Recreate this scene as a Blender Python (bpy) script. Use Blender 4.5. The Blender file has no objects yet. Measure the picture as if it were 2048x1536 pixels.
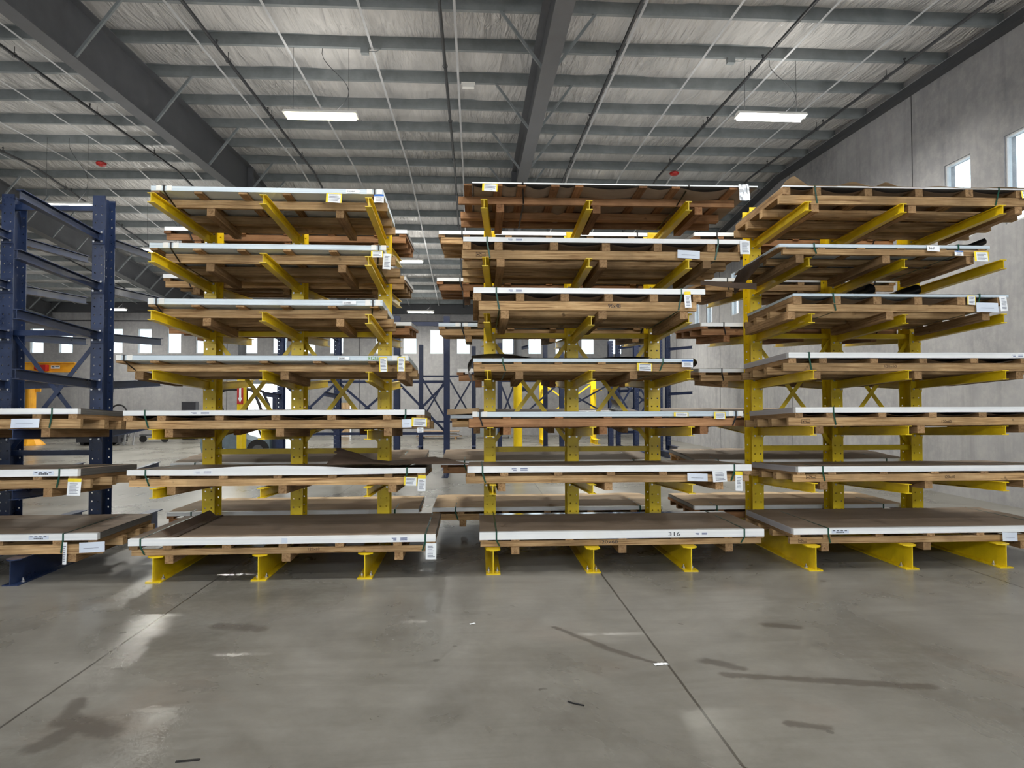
import bpy, math, random
from mathutils import Vector, Matrix, noise
random.seed(7)
sc = bpy.context.scene
COL = sc.collection
sc.view_settings.view_transform = 'Standard'
sc.view_settings.look = 'None'
sc.view_settings.exposure = 0.0
sc.view_settings.gamma = 1.0
sc.cycles.use_denoising = True
sc.cycles.use_adaptive_sampling = True
sc.cycles.adaptive_threshold = .07
sc.cycles.adaptive_min_samples = 14
sc.cycles.max_bounces = 5
sc.cycles.diffuse_bounces = 3
sc.cycles.glossy_bounces = 3
sc.cycles.transparent_max_bounces = 8
sc.cycles.sample_clamp_indirect = 6.0

# ------------------------------------------------------------------ materials
def srgb(r, g, b):
    f = lambda c: (c/255)/12.92 if c/255 <= .04045 else (((c/255)+.055)/1.055)**2.4
    return (f(r), f(g), f(b), 1.0)

def new_mat(name, color=(.5, .5, .5, 1), rough=.5, metal=0.0, spec=.5):
    m = bpy.data.materials.new(name); m.use_nodes = True
    nt = m.node_tree; b = nt.nodes['Principled BSDF']
    b.inputs['Base Color'].default_value = color
    b.inputs['Roughness'].default_value = rough
    b.inputs['Metallic'].default_value = metal
    b.inputs['Specular IOR Level'].default_value = spec
    return m, nt, b

def N(nt, t, **kw):
    n = nt.nodes.new(t)
    for k, v in kw.items():
        if k.startswith('i_'):
            n.inputs[k[2:].replace('_', ' ')].default_value = v
        else:
            setattr(n, k, v)
    return n

def coords(nt, scale=(1, 1, 1), kind='Object', rand=False, loc=(0, 0, 0)):
    tc = N(nt, 'ShaderNodeTexCoord'); mp = N(nt, 'ShaderNodeMapping')
    mp.inputs['Scale'].default_value = scale
    mp.inputs['Location'].default_value = loc
    nt.links.new(tc.outputs[kind], mp.inputs['Vector'])
    out = mp.outputs['Vector']
    if rand:
        oi = N(nt, 'ShaderNodeObjectInfo')
        mu = N(nt, 'ShaderNodeMath', operation='MULTIPLY'); mu.inputs[1].default_value = 37.0
        nt.links.new(oi.outputs['Random'], mu.inputs[0])
        ad = N(nt, 'ShaderNodeVectorMath', operation='ADD')
        nt.links.new(out, ad.inputs[0]); nt.links.new(mu.outputs[0], ad.inputs[1])
        out = ad.outputs[0]
    return out

def noise_tex(nt, vec, scale, detail=4, rough=.55, dist=0.0):
    n = N(nt, 'ShaderNodeTexNoise'); n.inputs['Scale'].default_value = scale
    n.inputs['Detail'].default_value = detail; n.inputs['Roughness'].default_value = rough
    n.inputs['Distortion'].default_value = dist
    nt.links.new(vec, n.inputs['Vector']); return n.outputs['Fac']

def ramp(nt, fac, stops):
    r = N(nt, 'ShaderNodeValToRGB'); e = r.color_ramp.elements
    while len(e) < len(stops): e.new(.5)
    for i, (p, c) in enumerate(stops):
        e[i].position = p; e[i].color = c if len(c) == 4 else (*c, 1)
    nt.links.new(fac, r.inputs['Fac']); return r.outputs['Color']

def mixc(nt, fac, a, b, blend='MIX'):
    m = N(nt, 'ShaderNodeMix', data_type='RGBA', blend_type=blend)
    for sock, v in ((m.inputs['Factor'], fac), (m.inputs['A'], a), (m.inputs['B'], b)):
        pass
    ins = [m.inputs[0], m.inputs[6], m.inputs[7]]
    for s, v in zip(ins, (fac, a, b)):
        if hasattr(v, 'is_linked') or hasattr(v, 'links'): nt.links.new(v, s)
        else: s.default_value = v
    return m.outputs[2]

def math_n(nt, op, a, b=None, c=None, clamp=False):
    m = N(nt, 'ShaderNodeMath', operation=op); m.use_clamp = clamp
    for i, v in enumerate((a, b, c)):
        if v is None: continue
        if hasattr(v, 'links'): nt.links.new(v, m.inputs[i])
        else: m.inputs[i].default_value = v
    return m.outputs[0]

def bump(nt, b, height, strength=.3, dist=.01):
    n = N(nt, 'ShaderNodeBump'); n.inputs['Strength'].default_value = strength
    n.inputs['Distance'].default_value = dist
    nt.links.new(height, n.inputs['Height']); nt.links.new(n.outputs[0], b.inputs['Normal'])

MAT = {}
def paint(name, col, dark, rough=.35):
    m, nt, b = new_mat(name, col, rough)
    v = coords(nt, (1, 1, 1), rand=True)
    f = noise_tex(nt, v, 3.0, 6, .65)
    f2 = noise_tex(nt, v, 40.0, 3, .6)
    c = ramp(nt, f, [(.3, dark), (.62, col)])
    scuff = ramp(nt, f2, [(.66, (0, 0, 0, 1)), (.74, (1, 1, 1, 1))])
    c = mixc(nt, math_n(nt, 'MULTIPLY', scuff, .25), c, (*[x*.55 for x in col[:3]], 1))
    nt.links.new(c, b.inputs['Base Color'])
    nt.links.new(math_n(nt, 'MULTIPLY_ADD', f, .35, rough-.15), b.inputs['Roughness'])
    bump(nt, b, f2, .08, .002)
    MAT[name] = m
paint('yellow', srgb(236, 206, 24), srgb(218, 184, 18))
paint('navy', srgb(36, 52, 86), srgb(24, 37, 66), .3)
paint('far_navy', srgb(28, 43, 80), srgb(20, 33, 64), .4)
paint('orange_yellow', srgb(245, 178, 44), srgb(225, 155, 30), .4)
paint('steel_grey', srgb(92, 94, 98), srgb(78, 80, 84), .5)
paint('galvanized', srgb(128, 134, 136), srgb(108, 114, 116), .42)
paint('dark_pipe', srgb(52, 54, 58), srgb(40, 42, 46), .4)
paint('strap_white', srgb(190, 192, 194), srgb(170, 172, 176), .45)
paint('forklift_grey', srgb(110, 128, 140), srgb(86, 100, 112), .4)
paint('red_paint', srgb(190, 40, 36), srgb(150, 28, 26), .4)

def wood(name, axis, a, bcol, darkc):
    m, nt, b = new_mat(name, a, .75, spec=.25)
    s = {'x': (1.2, 26, 26), 'y': (26, 1.2, 26)}[axis]
    v = coords(nt, s, rand=True)
    g = noise_tex(nt, v, 1.6, 5, .6, .6)
    v2 = coords(nt, (1, 1, 1), rand=True)
    blot = noise_tex(nt, v2, 2.3, 4, .6)
    spots = noise_tex(nt, v2, 9, 2, .5)
    gl = noise_tex(nt, coords(nt, tuple(q*2.6 if q > 2 else q*.6 for q in s), rand=True), 1.6, 3, .5, .3)
    c = ramp(nt, g, [(.3, darkc), (.48, a), (.72, bcol)])
    c = mixc(nt, ramp(nt, gl, [(.3, (.6, .6, .6, 1)), (.46, (0, 0, 0, 1))]), c, darkc)
    c = mixc(nt, ramp(nt, blot, [(.4, (0, 0, 0, 1)), (.68, (.8, .8, .8, 1))]), c, (*[x*.52 for x in a[:3]], 1))
    c = mixc(nt, ramp(nt, spots, [(.7, (0, 0, 0, 1)), (.76, (.8, .8, .8, 1))]), c, (*[x*.3 for x in a[:3]], 1))
    oi = N(nt, 'ShaderNodeObjectInfo')
    hs = N(nt, 'ShaderNodeHueSaturation')
    nt.links.new(math_n(nt, 'MULTIPLY_ADD', oi.outputs['Random'], .42, .72), hs.inputs['Value'])
    hs.inputs['Saturation'].default_value = 1.0
    nt.links.new(c, hs.inputs['Color'])
    nt.links.new(hs.outputs[0], b.inputs['Base Color'])
    bump(nt, b, g, .25, .003)
    MAT[name] = m
wood('pine_x', 'x', srgb(196, 160, 114), srgb(222, 190, 144), srgb(118, 84, 52))
wood('pine_y', 'y', srgb(172, 138, 98), srgb(196, 160, 118), srgb(112, 80, 50))
wood('red_pine_x', 'x', srgb(170, 126, 88), srgb(190, 146, 106), srgb(124, 84, 54))
wood('red_pine_y', 'y', srgb(158, 114, 78), srgb(178, 134, 96), srgb(114, 76, 48))

def layered(name, a, bcol, rough=.45, metal=0.0, sc_z=260):
    m, nt, b = new_mat(name, a, rough, metal)
    v = coords(nt, (.35, .35, sc_z), rand=True)
    f = noise_tex(nt, v, 1.0, 2, .5)
    f2 = noise_tex(nt, coords(nt, (1, 1, 1), rand=True), 3, 4, .6)
    c = ramp(nt, f, [(.35, bcol), (.6, a)])
    c = mixc(nt, ramp(nt, f2, [(.4, (0, 0, 0, 1)), (.75, (.35, .35, .35, 1))]), c, (*[x*.8 for x in a[:3]], 1))
    nt.links.new(c, b.inputs['Base Color'])
    MAT[name] = m
layered('sheet_edge', srgb(214, 226, 234), srgb(176, 192, 204))
layered('sheet_edge_grey', srgb(120, 118, 116), srgb(84, 84, 84))
layered('protector', srgb(246, 248, 248), srgb(232, 236, 238), .5, 0, 30)
layered('protector_grey', srgb(196, 194, 198), srgb(178, 176, 182), .5, 0, 30)

def kraft(name, a, bcol, rough=.7, spec=.2):
    m, nt, b = new_mat(name, a, rough, spec=spec)
    v = coords(nt, (.6, 2.2, 2.2), rand=True)
    f = noise_tex(nt, v, 1.6, 5, .6)
    c = ramp(nt, f, [(.3, bcol), (.65, a)])
    nt.links.new(c, b.inputs['Base Color'])
    bump(nt, b, f, .5, .02)
    MAT[name] = m
kraft('kraft', srgb(158, 140, 122), srgb(134, 118, 102))
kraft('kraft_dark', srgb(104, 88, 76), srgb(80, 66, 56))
kraft('kraft_light', srgb(206, 180, 146), srgb(178, 152, 120))
kraft('black_film', srgb(26, 26, 28), srgb(16, 16, 18), .3, .5)
kraft('grey_under', srgb(128, 124, 116), srgb(104, 100, 94))
MAT['mirror_steel'] = new_mat('mirror_steel', srgb(170, 172, 176), .12, 1.0)[0]
MAT['steel'] = new_mat('steel', srgb(190, 190, 192), .35, .9)[0]
MAT['paper'] = new_mat('paper', srgb(238, 242, 246), .55)[0]
MAT['pouch'] = new_mat('pouch', srgb(214, 224, 238), .25)[0]
MAT['print_ink'] = new_mat('print_ink', srgb(128, 132, 146), .7)[0]
MAT['ink'] = new_mat('ink', srgb(40, 42, 52), .7)[0]
MAT['blue_ink'] = new_mat('blue_ink', srgb(84, 96, 140), .7)[0]
MAT['stamp_ink'] = new_mat('stamp_ink', srgb(62, 44, 32), .8)[0]
MAT['green_ink'] = new_mat('green_ink', srgb(104, 160, 40), .6)[0]
MAT['tag_yellow'] = new_mat('tag_yellow', srgb(240, 215, 40), .5)[0]
MAT['tag_blue'] = new_mat('tag_blue', srgb(40, 104, 190), .5)[0]
MAT['green_strap'] = new_mat('green_strap', srgb(18, 74, 58), .35)[0]
MAT['black_strap'] = new_mat('black_strap', srgb(24, 24, 26), .4)[0]
MAT['rubber'] = new_mat('rubber', srgb(28, 28, 30), .7)[0]
MAT['black_box'] = new_mat('black_box', srgb(48, 48, 54), .5)[0]
MAT['white_plastic'] = new_mat('white_plastic', srgb(230, 230, 226), .4)[0]
MAT['foil'] = new_mat('foil', srgb(215, 220, 226), .25, .6)[0]
def em_mat(name, col, s):
    m, nt, b = new_mat(name, col, .4)
    b.inputs['Emission Color'].default_value = col
    b.inputs['Emission Strength'].default_value = s
    MAT[name] = m
em_mat('tube_warm', (1.0, .95, .62, 1), 5.0)
em_mat('tube_white', (1.0, .99, .95, 1), 9.0)

# window glass: mostly clear with a faint reflection
m = bpy.data.materials.new('window_glass'); m.use_nodes = True
nt = m.node_tree; nt.nodes.clear()
o = N(nt, 'ShaderNodeOutputMaterial'); mx = N(nt, 'ShaderNodeMixShader'); mx.inputs[0].default_value = .06
t = N(nt, 'ShaderNodeBsdfTransparent'); t.inputs[0].default_value = (.93, .98, 1, 1)
g = N(nt, 'ShaderNodeBsdfGlossy'); g.inputs['Roughness'].default_value = .05
nt.links.new(t.outputs[0], mx.inputs[1]); nt.links.new(g.outputs[0], mx.inputs[2]); nt.links.new(mx.outputs[0], o.inputs[0])
MAT['window_glass'] = m

# clear plastic sleeve around tags is left out; concrete wall
m, nt, b = new_mat('concrete_wall', srgb(128, 128, 132), .8, spec=.25)
v = coords(nt)
f = noise_tex(nt, v, .45, 8, .6); f2 = noise_tex(nt, v, 5, 6, .7); f3 = noise_tex(nt, coords(nt, (3, 3, .25)), 1.5, 4, .6)
c = ramp(nt, f, [(.3, srgb(128, 128, 132)), (.7, srgb(158, 158, 160))])
c = mixc(nt, ramp(nt, f2, [(.42, (0, 0, 0, 1)), (.7, (.45, .45, .45, 1))]), c, srgb(176, 174, 172))
c = mixc(nt, ramp(nt, f3, [(.5, (0, 0, 0, 1)), (.8, (.4, .4, .4, 1))]), c, srgb(98, 98, 104))
sx = N(nt, 'ShaderNodeSeparateXYZ'); nt.links.new(v, sx.inputs[0])
nt.links.new(c, b.inputs['Base Color']); bump(nt, b, f2, .15, .01)
MAT['concrete_wall'] = m
MAT['joint'] = new_mat('joint', srgb(58, 58, 62), .8)[0]
MAT['dark_trim'] = new_mat('dark_trim', srgb(60, 62, 66), .6)[0]

# roof insulation: white vinyl facing, wrinkled along the slope
m, nt, b = new_mat('roof_insulation', srgb(190, 188, 186), .3, spec=.8)
w1 = noise_tex(nt, coords(nt, (3.2, .5, 1)), 1.0, 3, .5, 1.2)
w2 = noise_tex(nt, coords(nt, (9.0, 1.3, 1), loc=(3, 1, 0)), 1.0, 3, .55, 1.6)
pch = noise_tex(nt, coords(nt, (.5, .5, 1)), 1.0, 2, .5)
amp = ramp(nt, pch, [(.38, (.1, .1, .1, 1)), (.62, (1, 1, 1, 1))])
hgt = math_n(nt, 'ADD', math_n(nt, 'MULTIPLY', w1, .8), math_n(nt, 'MULTIPLY', math_n(nt, 'MULTIPLY', w2, amp), .9))
bump(nt, b, hgt, .9, .12)
c = ramp(nt, w1, [(.25, srgb(168, 167, 166)), (.7, srgb(198, 196, 194))])
nt.links.new(c, b.inputs['Base Color'])
MAT['roof_insulation'] = m

# polished concrete floor with joints, stains and tyre marks
m, nt, b = new_mat('polished_concrete', srgb(120, 118, 110), .35, spec=.5)
v = coords(nt)
big = noise_tex(nt, v, .28, 5, .6, .4); mid = noise_tex(nt, v, 1.3, 7, .68, .5); fine = noise_tex(nt, v, 14, 5, .7)
c = ramp(nt, big, [(.28, srgb(107, 105, 98)), (.5, srgb(118, 116, 109)), (.75, srgb(130, 128, 121))])
c = mixc(nt, ramp(nt, mid, [(.3, (.8, .8, .8, 1)), (.62, (0, 0, 0, 1))]), c, srgb(92, 89, 82))
c = mixc(nt, ramp(nt, noise_tex(nt, coords(nt, (1, 1, 1), loc=(11, 4, 0)), .8, 4, .6), [(.58, (0, 0, 0, 1)), (.8, (.4, .4, .4, 1))]), c, srgb(122, 98, 80))
c = mixc(nt, ramp(nt, fine, [(.35, (.25, .25, .25, 1)), (.6, (0, 0, 0, 1))]), c, srgb(84, 82, 78))
hz = noise_tex(nt, coords(nt, (1, .8, 1), loc=(5, 9, 0)), .55, 6, .62, .6)
c = mixc(nt, ramp(nt, hz, [(.4, (0, 0, 0, 1)), (.72, (.65, .65, .65, 1))]), c, srgb(152, 150, 144))
st = noise_tex(nt, coords(nt, (.5, 3.2, 1), loc=(2, 7, 0)), 1.2, 6, .7, 1.0)
c = mixc(nt, ramp(nt, st, [(.45, (0, 0, 0, 1)), (.8, (.45, .45, .45, 1))]), c, srgb(88, 85, 78))
vo = N(nt, 'ShaderNodeTexVoronoi'); vo.inputs['Scale'].default_value = 2.6; nt.links.new(v, vo.inputs['Vector'])
spot_sel = noise_tex(nt, v, 1.9, 2, .5)
spots = math_n(nt, 'MULTIPLY', math_n(nt, 'LESS_THAN', math_n(nt, 'ADD', vo.outputs['Distance'], math_n(nt, 'MULTIPLY', fine, .06)), .105), math_n(nt, 'GREATER_THAN', spot_sel, .5))
c = mixc(nt, math_n(nt, 'MULTIPLY', spots, .55), c, srgb(66, 62, 58))
sp = N(nt, 'ShaderNodeSeparateXYZ'); nt.links.new(v, sp.inputs[0])
wob = math_n(nt, 'MULTIPLY', math_n(nt, 'SUBTRACT', mid, .5), .08)
wob2 = math_n(nt, 'MULTIPLY', math_n(nt, 'SUBTRACT', noise_tex(nt, v, 7.0, 5, .7), .5), .10)
def seg(x0, y0, x1, y1, w):
    dx, dy = x1-x0, y1-y0; L2 = dx*dx+dy*dy
    px = math_n(nt, 'SUBTRACT', sp.outputs[0], x0); py = math_n(nt, 'SUBTRACT', sp.outputs[1], y0)
    t_ = math_n(nt, 'DIVIDE', math_n(nt, 'ADD', math_n(nt, 'MULTIPLY', px, dx), math_n(nt, 'MULTIPLY', py, dy)), L2, clamp=True)
    ex = math_n(nt, 'SUBTRACT', px, math_n(nt, 'MULTIPLY', t_, dx)); ey = math_n(nt, 'SUBTRACT', py, math_n(nt, 'MULTIPLY', t_, dy))
    d = math_n(nt, 'SQRT', math_n(nt, 'ADD', math_n(nt, 'MULTIPLY', ex, ex), math_n(nt, 'MULTIPLY', ey, ey)))
    d = math_n(nt, 'ADD', d, math_n(nt, 'ADD', wob, wob2))
    return math_n(nt, 'SUBTRACT', 1.0, math_n(nt, 'DIVIDE', d, w), clamp=True)
tot = None
for s_ in ((1.649, 4.40, 2.1, 4.30, .055), (2.1, 4.30, 2.863, 4.13, .06), (1.61, 4.637, 1.79, 4.49, .07), (.64, 5.40, 1.0, 4.87, .035), (1.0, 4.87, 1.24, 4.63, .035),
           (-2.28, 3.70, -2.2, 3.92, .10), (-2.3, 4.0, -2.0, 3.86, .12), (-2.38, 4.25, -2.3, 4.0, .07), (2.35, 5.35, 2.55, 5.28, .07), (1.75, 3.72, 1.95, 3.66, .05), (-2.05, 5.6, -1.7, 5.5, .10)):
    q = seg(*s_); tot = q if tot is None else math_n(nt, 'MAXIMUM', tot, q)
mk = ramp(nt, tot, [(.05, (0, 0, 0, 1)), (.55, (.62, .62, .62, 1))])
c = mixc(nt, mk, c, srgb(70, 64, 58))
def grid_line(sock, off, step, w):
    t_ = math_n(nt, 'DIVIDE', math_n(nt, 'SUBTRACT', sock, off), step)
    fr = math_n(nt, 'ABSOLUTE', math_n(nt, 'SUBTRACT', math_n(nt, 'FRACT', math_n(nt, 'ADD', t_, 100.5)), .5))
    return math_n(nt, 'LESS_THAN', math_n(nt, 'MULTIPLY', fr, step), w)
jn = math_n(nt, 'MAXIMUM', grid_line(math_n(nt, 'ADD', sp.outputs[0], math_n(nt, 'MULTIPLY', math_n(nt, 'SUBTRACT', fine, .5), .008)), 1.32, 3.94, .0085), grid_line(sp.outputs[1], 9.2, 9.6, .006))
c = mixc(nt, math_n(nt, 'MULTIPLY', jn, .8), c, srgb(52, 49, 44))
nt.links.new(c, b.inputs['Base Color'])
nt.links.new(math_n(nt, 'MULTIPLY_ADD', hz, .26, .16), b.inputs['Roughness'])
bump(nt, b, math_n(nt, 'ADD', math_n(nt, 'MULTIPLY', fine, .4), math_n(nt, 'MULTIPLY', jn, -2.0)), .12, .004)
MAT['polished_concrete'] = m
m, nt, b = new_mat('yard_concrete', srgb(225, 222, 214), .8)
nt.links.new(ramp(nt, noise_tex(nt, coords(nt), .5, 5, .6), [(.3, srgb(214, 210, 202)), (.7, srgb(234, 231, 224))]), b.inputs['Base Color'])
MAT['yard_concrete'] = m

# ------------------------------------------------------------------ mesh builder
class MB:
    def __init__(s): s.v = []; s.f = []; s.mi = []; s.cur = 0
    def add(s, vs, fs):
        b = len(s.v); s.v += [tuple(p) for p in vs]
        for f in fs: s.f.append(tuple(b+i for i in f)); s.mi.append(s.cur)
        return s
    def hexa(s, p):
        return s.add(p, [(0, 3, 2, 1), (4, 5, 6, 7), (0, 1, 5, 4), (1, 2, 6, 5), (2, 3, 7, 6), (3, 0, 4, 7)])
    def box(s, x0, x1, y0, y1, z0, z1):
        return s.hexa([(x0, y0, z0), (x1, y0, z0), (x1, y1, z0), (x0, y1, z0), (x0, y0, z1), (x1, y0, z1), (x1, y1, z1), (x0, y1, z1)])
    def loft(s, a, b_):
        """prism between two matching outlines"""
        n = len(a); fs = [tuple(reversed(range(n))), tuple(range(n, 2*n))]
        fs += [(i, (i+1) % n, n+(i+1) % n, n+i) for i in range(n)]
        return s.add(list(a)+list(b_), fs)
    def beam(s, p0, p1, w, h, up=(0, 0, 1)):
        p0, p1 = Vector(p0), Vector(p1); d = (p1-p0).normalized(); u = Vector(up)
        if abs(d.dot(u)) > .99: u = Vector((0, 1, 0))
        r = d.cross(u).normalized(); u = r.cross(d).normalized()
        o_ = [(-w/2, -h/2), (w/2, -h/2), (w/2, h/2), (-w/2, h/2)]
        return s.loft([p0+r*a+u*c for a, c in o_], [p1+r*a+u*c for a, c in o_])
    def tube(s, pts, r, n=8, cap=True):
        pts = [Vector(p) for p in pts]; rings = []
        for i, p in enumerate(pts):
            d = (pts[min(i+1, len(pts)-1)]-pts[max(i-1, 0)]).normalized()
            u = Vector((0, 0, 1)) if abs(d.z) < .95 else Vector((0, 1, 0))
            a = d.cross(u).normalized(); c = a.cross(d).normalized()
            rr = r[i] if isinstance(r, (list, tuple)) else r
            rings.append([p+a*math.cos(2*math.pi*k/n)*rr+c*math.sin(2*math.pi*k/n)*rr for k in range(n)])
        vs = [q for g in rings for q in g]; fs = []
        for i in range(len(pts)-1):
            for k in range(n): fs.append((i*n+k, i*n+(k+1) % n, (i+1)*n+(k+1) % n, (i+1)*n+k))
        if cap: fs += [tuple(reversed(range(n))), tuple(range((len(pts)-1)*n, len(pts)*n))]
        return s.add(vs, fs)
    def disc(s, c, axis, r, h, n=10):
        c = Vector(c); a = Vector(axis).normalized()
        return s.tube([c, c+a*h], r, n)
    def isec(s, c0, c1, w, h, tf, tw):
        """I section from centre c0 to c1 (mostly along y), flanges horizontal"""
        for z0, z1, ww in ((-h/2, -h/2+tf, w), (h/2-tf, h/2, w), (-h/2+tf, h/2-tf, tw)):
            P = lambda c: [(c[0]-ww/2, c[1], c[2]+z0), (c[0]+ww/2, c[1], c[2]+z0), (c[0]+ww/2, c[1], c[2]+z1), (c[0]-ww/2, c[1], c[2]+z1)]
            s.loft(P(c0), P(c1))
        return s
    def holed(s, w, z0, z1, y, t, pitch=.1016, off=.04, r=.0105, n=8):
        """vertical plate facing -y, width w, two rows of round holes, real openings"""
        nz = int((z1-z0)/pitch)
        def cell(xc, hw, zc, hh):
            out = [(-1, -1), (0, -1), (1, -1), (1, 0), (1, 1), (0, 1), (-1, 1), (-1, 0)]
            if n == 4: out = [(-1, -1), (1, -1), (1, 1), (-1, 1)]
            a0 = -3*math.pi/4
            O = [(xc+a*hw, zc+c*hh) for a, c in out]
            I = [(xc+r*math.cos(a0+2*math.pi*k/n), zc+r*math.sin(a0+2*math.pi*k/n)) for k in range(n)]
            vs = [(p[0], y, p[1]) for p in O]+[(p[0], y, p[1]) for p in I]+[(p[0], y+t, p[1]) for p in O]+[(p[0], y+t, p[1]) for p in I]
            fs = []
            for k in range(n):
                j = (k+1) % n
                fs += [(k, j, n+j, n+k), (2*n+k, 3*n+k, 3*n+j, 2*n+j), (n+k, n+j, 3*n+j, 3*n+k)]
            s.add(vs, fs)
        for i in range(nz):
            zc = z0+pitch*(i+.5)
            cell(-w/4, w/4, zc, pitch/2); cell(w/4, w/4, zc, pitch/2)
        s.box(-w/2, w/2, y, y+t, z0+nz*pitch, z1)
        for x in (-w/2, w/2):
            s.add([(x, y, z0), (x, y+t, z0), (x, y+t, z1), (x, y, z1)], [(0, 1, 2, 3)])
        return s
    def grid(s, nx, ny, fn):
        vs = [fn(i/nx, j/ny) for j in range(ny+1) for i in range(nx+1)]
        fs = [(j*(nx+1)+i, j*(nx+1)+i+1, (j+1)*(nx+1)+i+1, (j+1)*(nx+1)+i) for j in range(ny) for i in range(nx)]
        return s.add(vs, fs)
    def mesh(s, name, *mats):
        me = bpy.data.meshes.new(name); me.from_pydata(s.v, [], s.f)
        for mm in mats: me.materials.append(MAT[mm])
        if len(mats) > 1: me.polygons.foreach_set('material_index', s.mi)
        me.update(); return me
    def build(s, name, mats, parent=None, loc=None, rot=None, smooth=False):
        if isinstance(mats, str): mats = (mats,)
        return link(name, s.mesh(name, *mats), parent, loc, rot, smooth)

def link(name, me, parent=None, loc=None, rot=None, smooth=False):
    ob = bpy.data.objects.new(name, me); COL.objects.link(ob)
    if parent is not None: ob.parent = parent
    if loc: ob.location = loc
    if rot: ob.rotation_euler = rot
    if smooth and me is not None:
        for p in me.polygons: p.use_smooth = True
    return ob
def empty(name, loc=(0, 0, 0), rot=(0, 0, 0)):
    ob = bpy.data.objects.new(name, None); COL.objects.link(ob); ob.location = loc; ob.rotation_euler = rot
    ob.empty_display_size = .1; return ob
def tag(o, label=None, cat=None, group=None, kind=None):
    for k, v in (('label', label), ('category', cat), ('group', group), ('kind', kind)):
        if v: o[k] = v
    return o
def struct(o): o['kind'] = 'structure'; return o
TXT = {}
def text_mesh(s, size):
    key = (s, round(size, 3))
    if key not in TXT:
        cu = bpy.data.curves.new('lettering', 'FONT'); cu.body = s; cu.size = size; cu.extrude = .0004
        cu.space_character = .95; cu.resolution_u = 2
        ob = bpy.data.objects.new('lettering', cu); COL.objects.link(ob)
        dg = bpy.context.evaluated_depsgraph_get()
        me = bpy.data.meshes.new_from_object(ob.evaluated_get(dg))
        bpy.data.objects.remove(ob); bpy.data.curves.remove(cu)
        TXT[key] = me
    return TXT[key]
# ------------------------------------------------------------------ measured dimensions (metres, in each rack's own frame)
TIPS={0: [[(-1.098, 3.915), (0.008, 3.913), (1.071, 3.901)], [(-1.085, 3.308), (0.012, 3.313), (1.071, 3.293)],
     [(-1.083, 2.725), (0.011, 2.716), (1.075, 2.696)], [(-1.063, 2.124), (0.019, 2.118), (1.08, 2.106)],
     [(-1.059, 1.529), (0.01, 1.521), (1.069, 1.513)], [(-1.044, 0.938), (0.006, 0.93), (1.067, 0.931)],
     [(-1.037, 0.251), (-0.011, 0.249), (1.045, 0.261)]],
 1: [[(-1.137, 3.93), (-0.021, 3.93), (1.05, 3.934)], [(-1.124, 3.318), (-0.027, 3.314), (1.044, 3.309)],
     [(-1.11, 2.725), (-0.006, 2.7), (1.039, 2.729)], [(-1.1, 2.124), (-0.002, 2.126), (1.046, 2.13)],
     [(-1.075, 1.53), (0.005, 1.531), (1.057, 1.528)], [(-1.047, 0.93), (0.002, 0.926), (1.061, 0.92)],
     [(-1.045, 0.256), (0.007, 0.255), (1.045, 0.249)]],
 2: [[(-1.081, 3.935), (-0.028, 3.927), (1.087, 3.924)], [(-1.081, 3.332), (-0.029, 3.326), (1.081, 3.327)],
     [(-1.061, 2.73), (-0.031, 2.726), (1.071, 2.737)], [(-1.051, 2.127), (-0.007, 2.125), (1.079, 2.125)],
     [(-1.06, 1.532), (-0.015, 1.53), (1.063, 1.526)], [(-1.052, 0.926), (-0.026, 0.907), (1.055, 0.923)],
     [(-1.049, 0.257), (0.003, 0.254), (1.044, 0.268)]],
 3: [[(-1.041, 3.915), (0.009, 3.915), (1.059, 3.915)], [(-1.058, 3.318), (-0.008, 3.318), (1.042, 3.318)],
     [(-1.054, 2.724), (-0.004, 2.724), (1.046, 2.724)], [(-1.057, 2.132), (-0.007, 2.132), (1.043, 2.132)],
     [(-1.07, 1.538), (-0.02, 1.538), (1.03, 1.538)], [(-1.065, 0.94), (-0.015, 0.94), (1.035, 0.94)],
     [(-1.075, 0.262), (-0.025, 0.262), (1.025, 0.262)]]}
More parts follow.
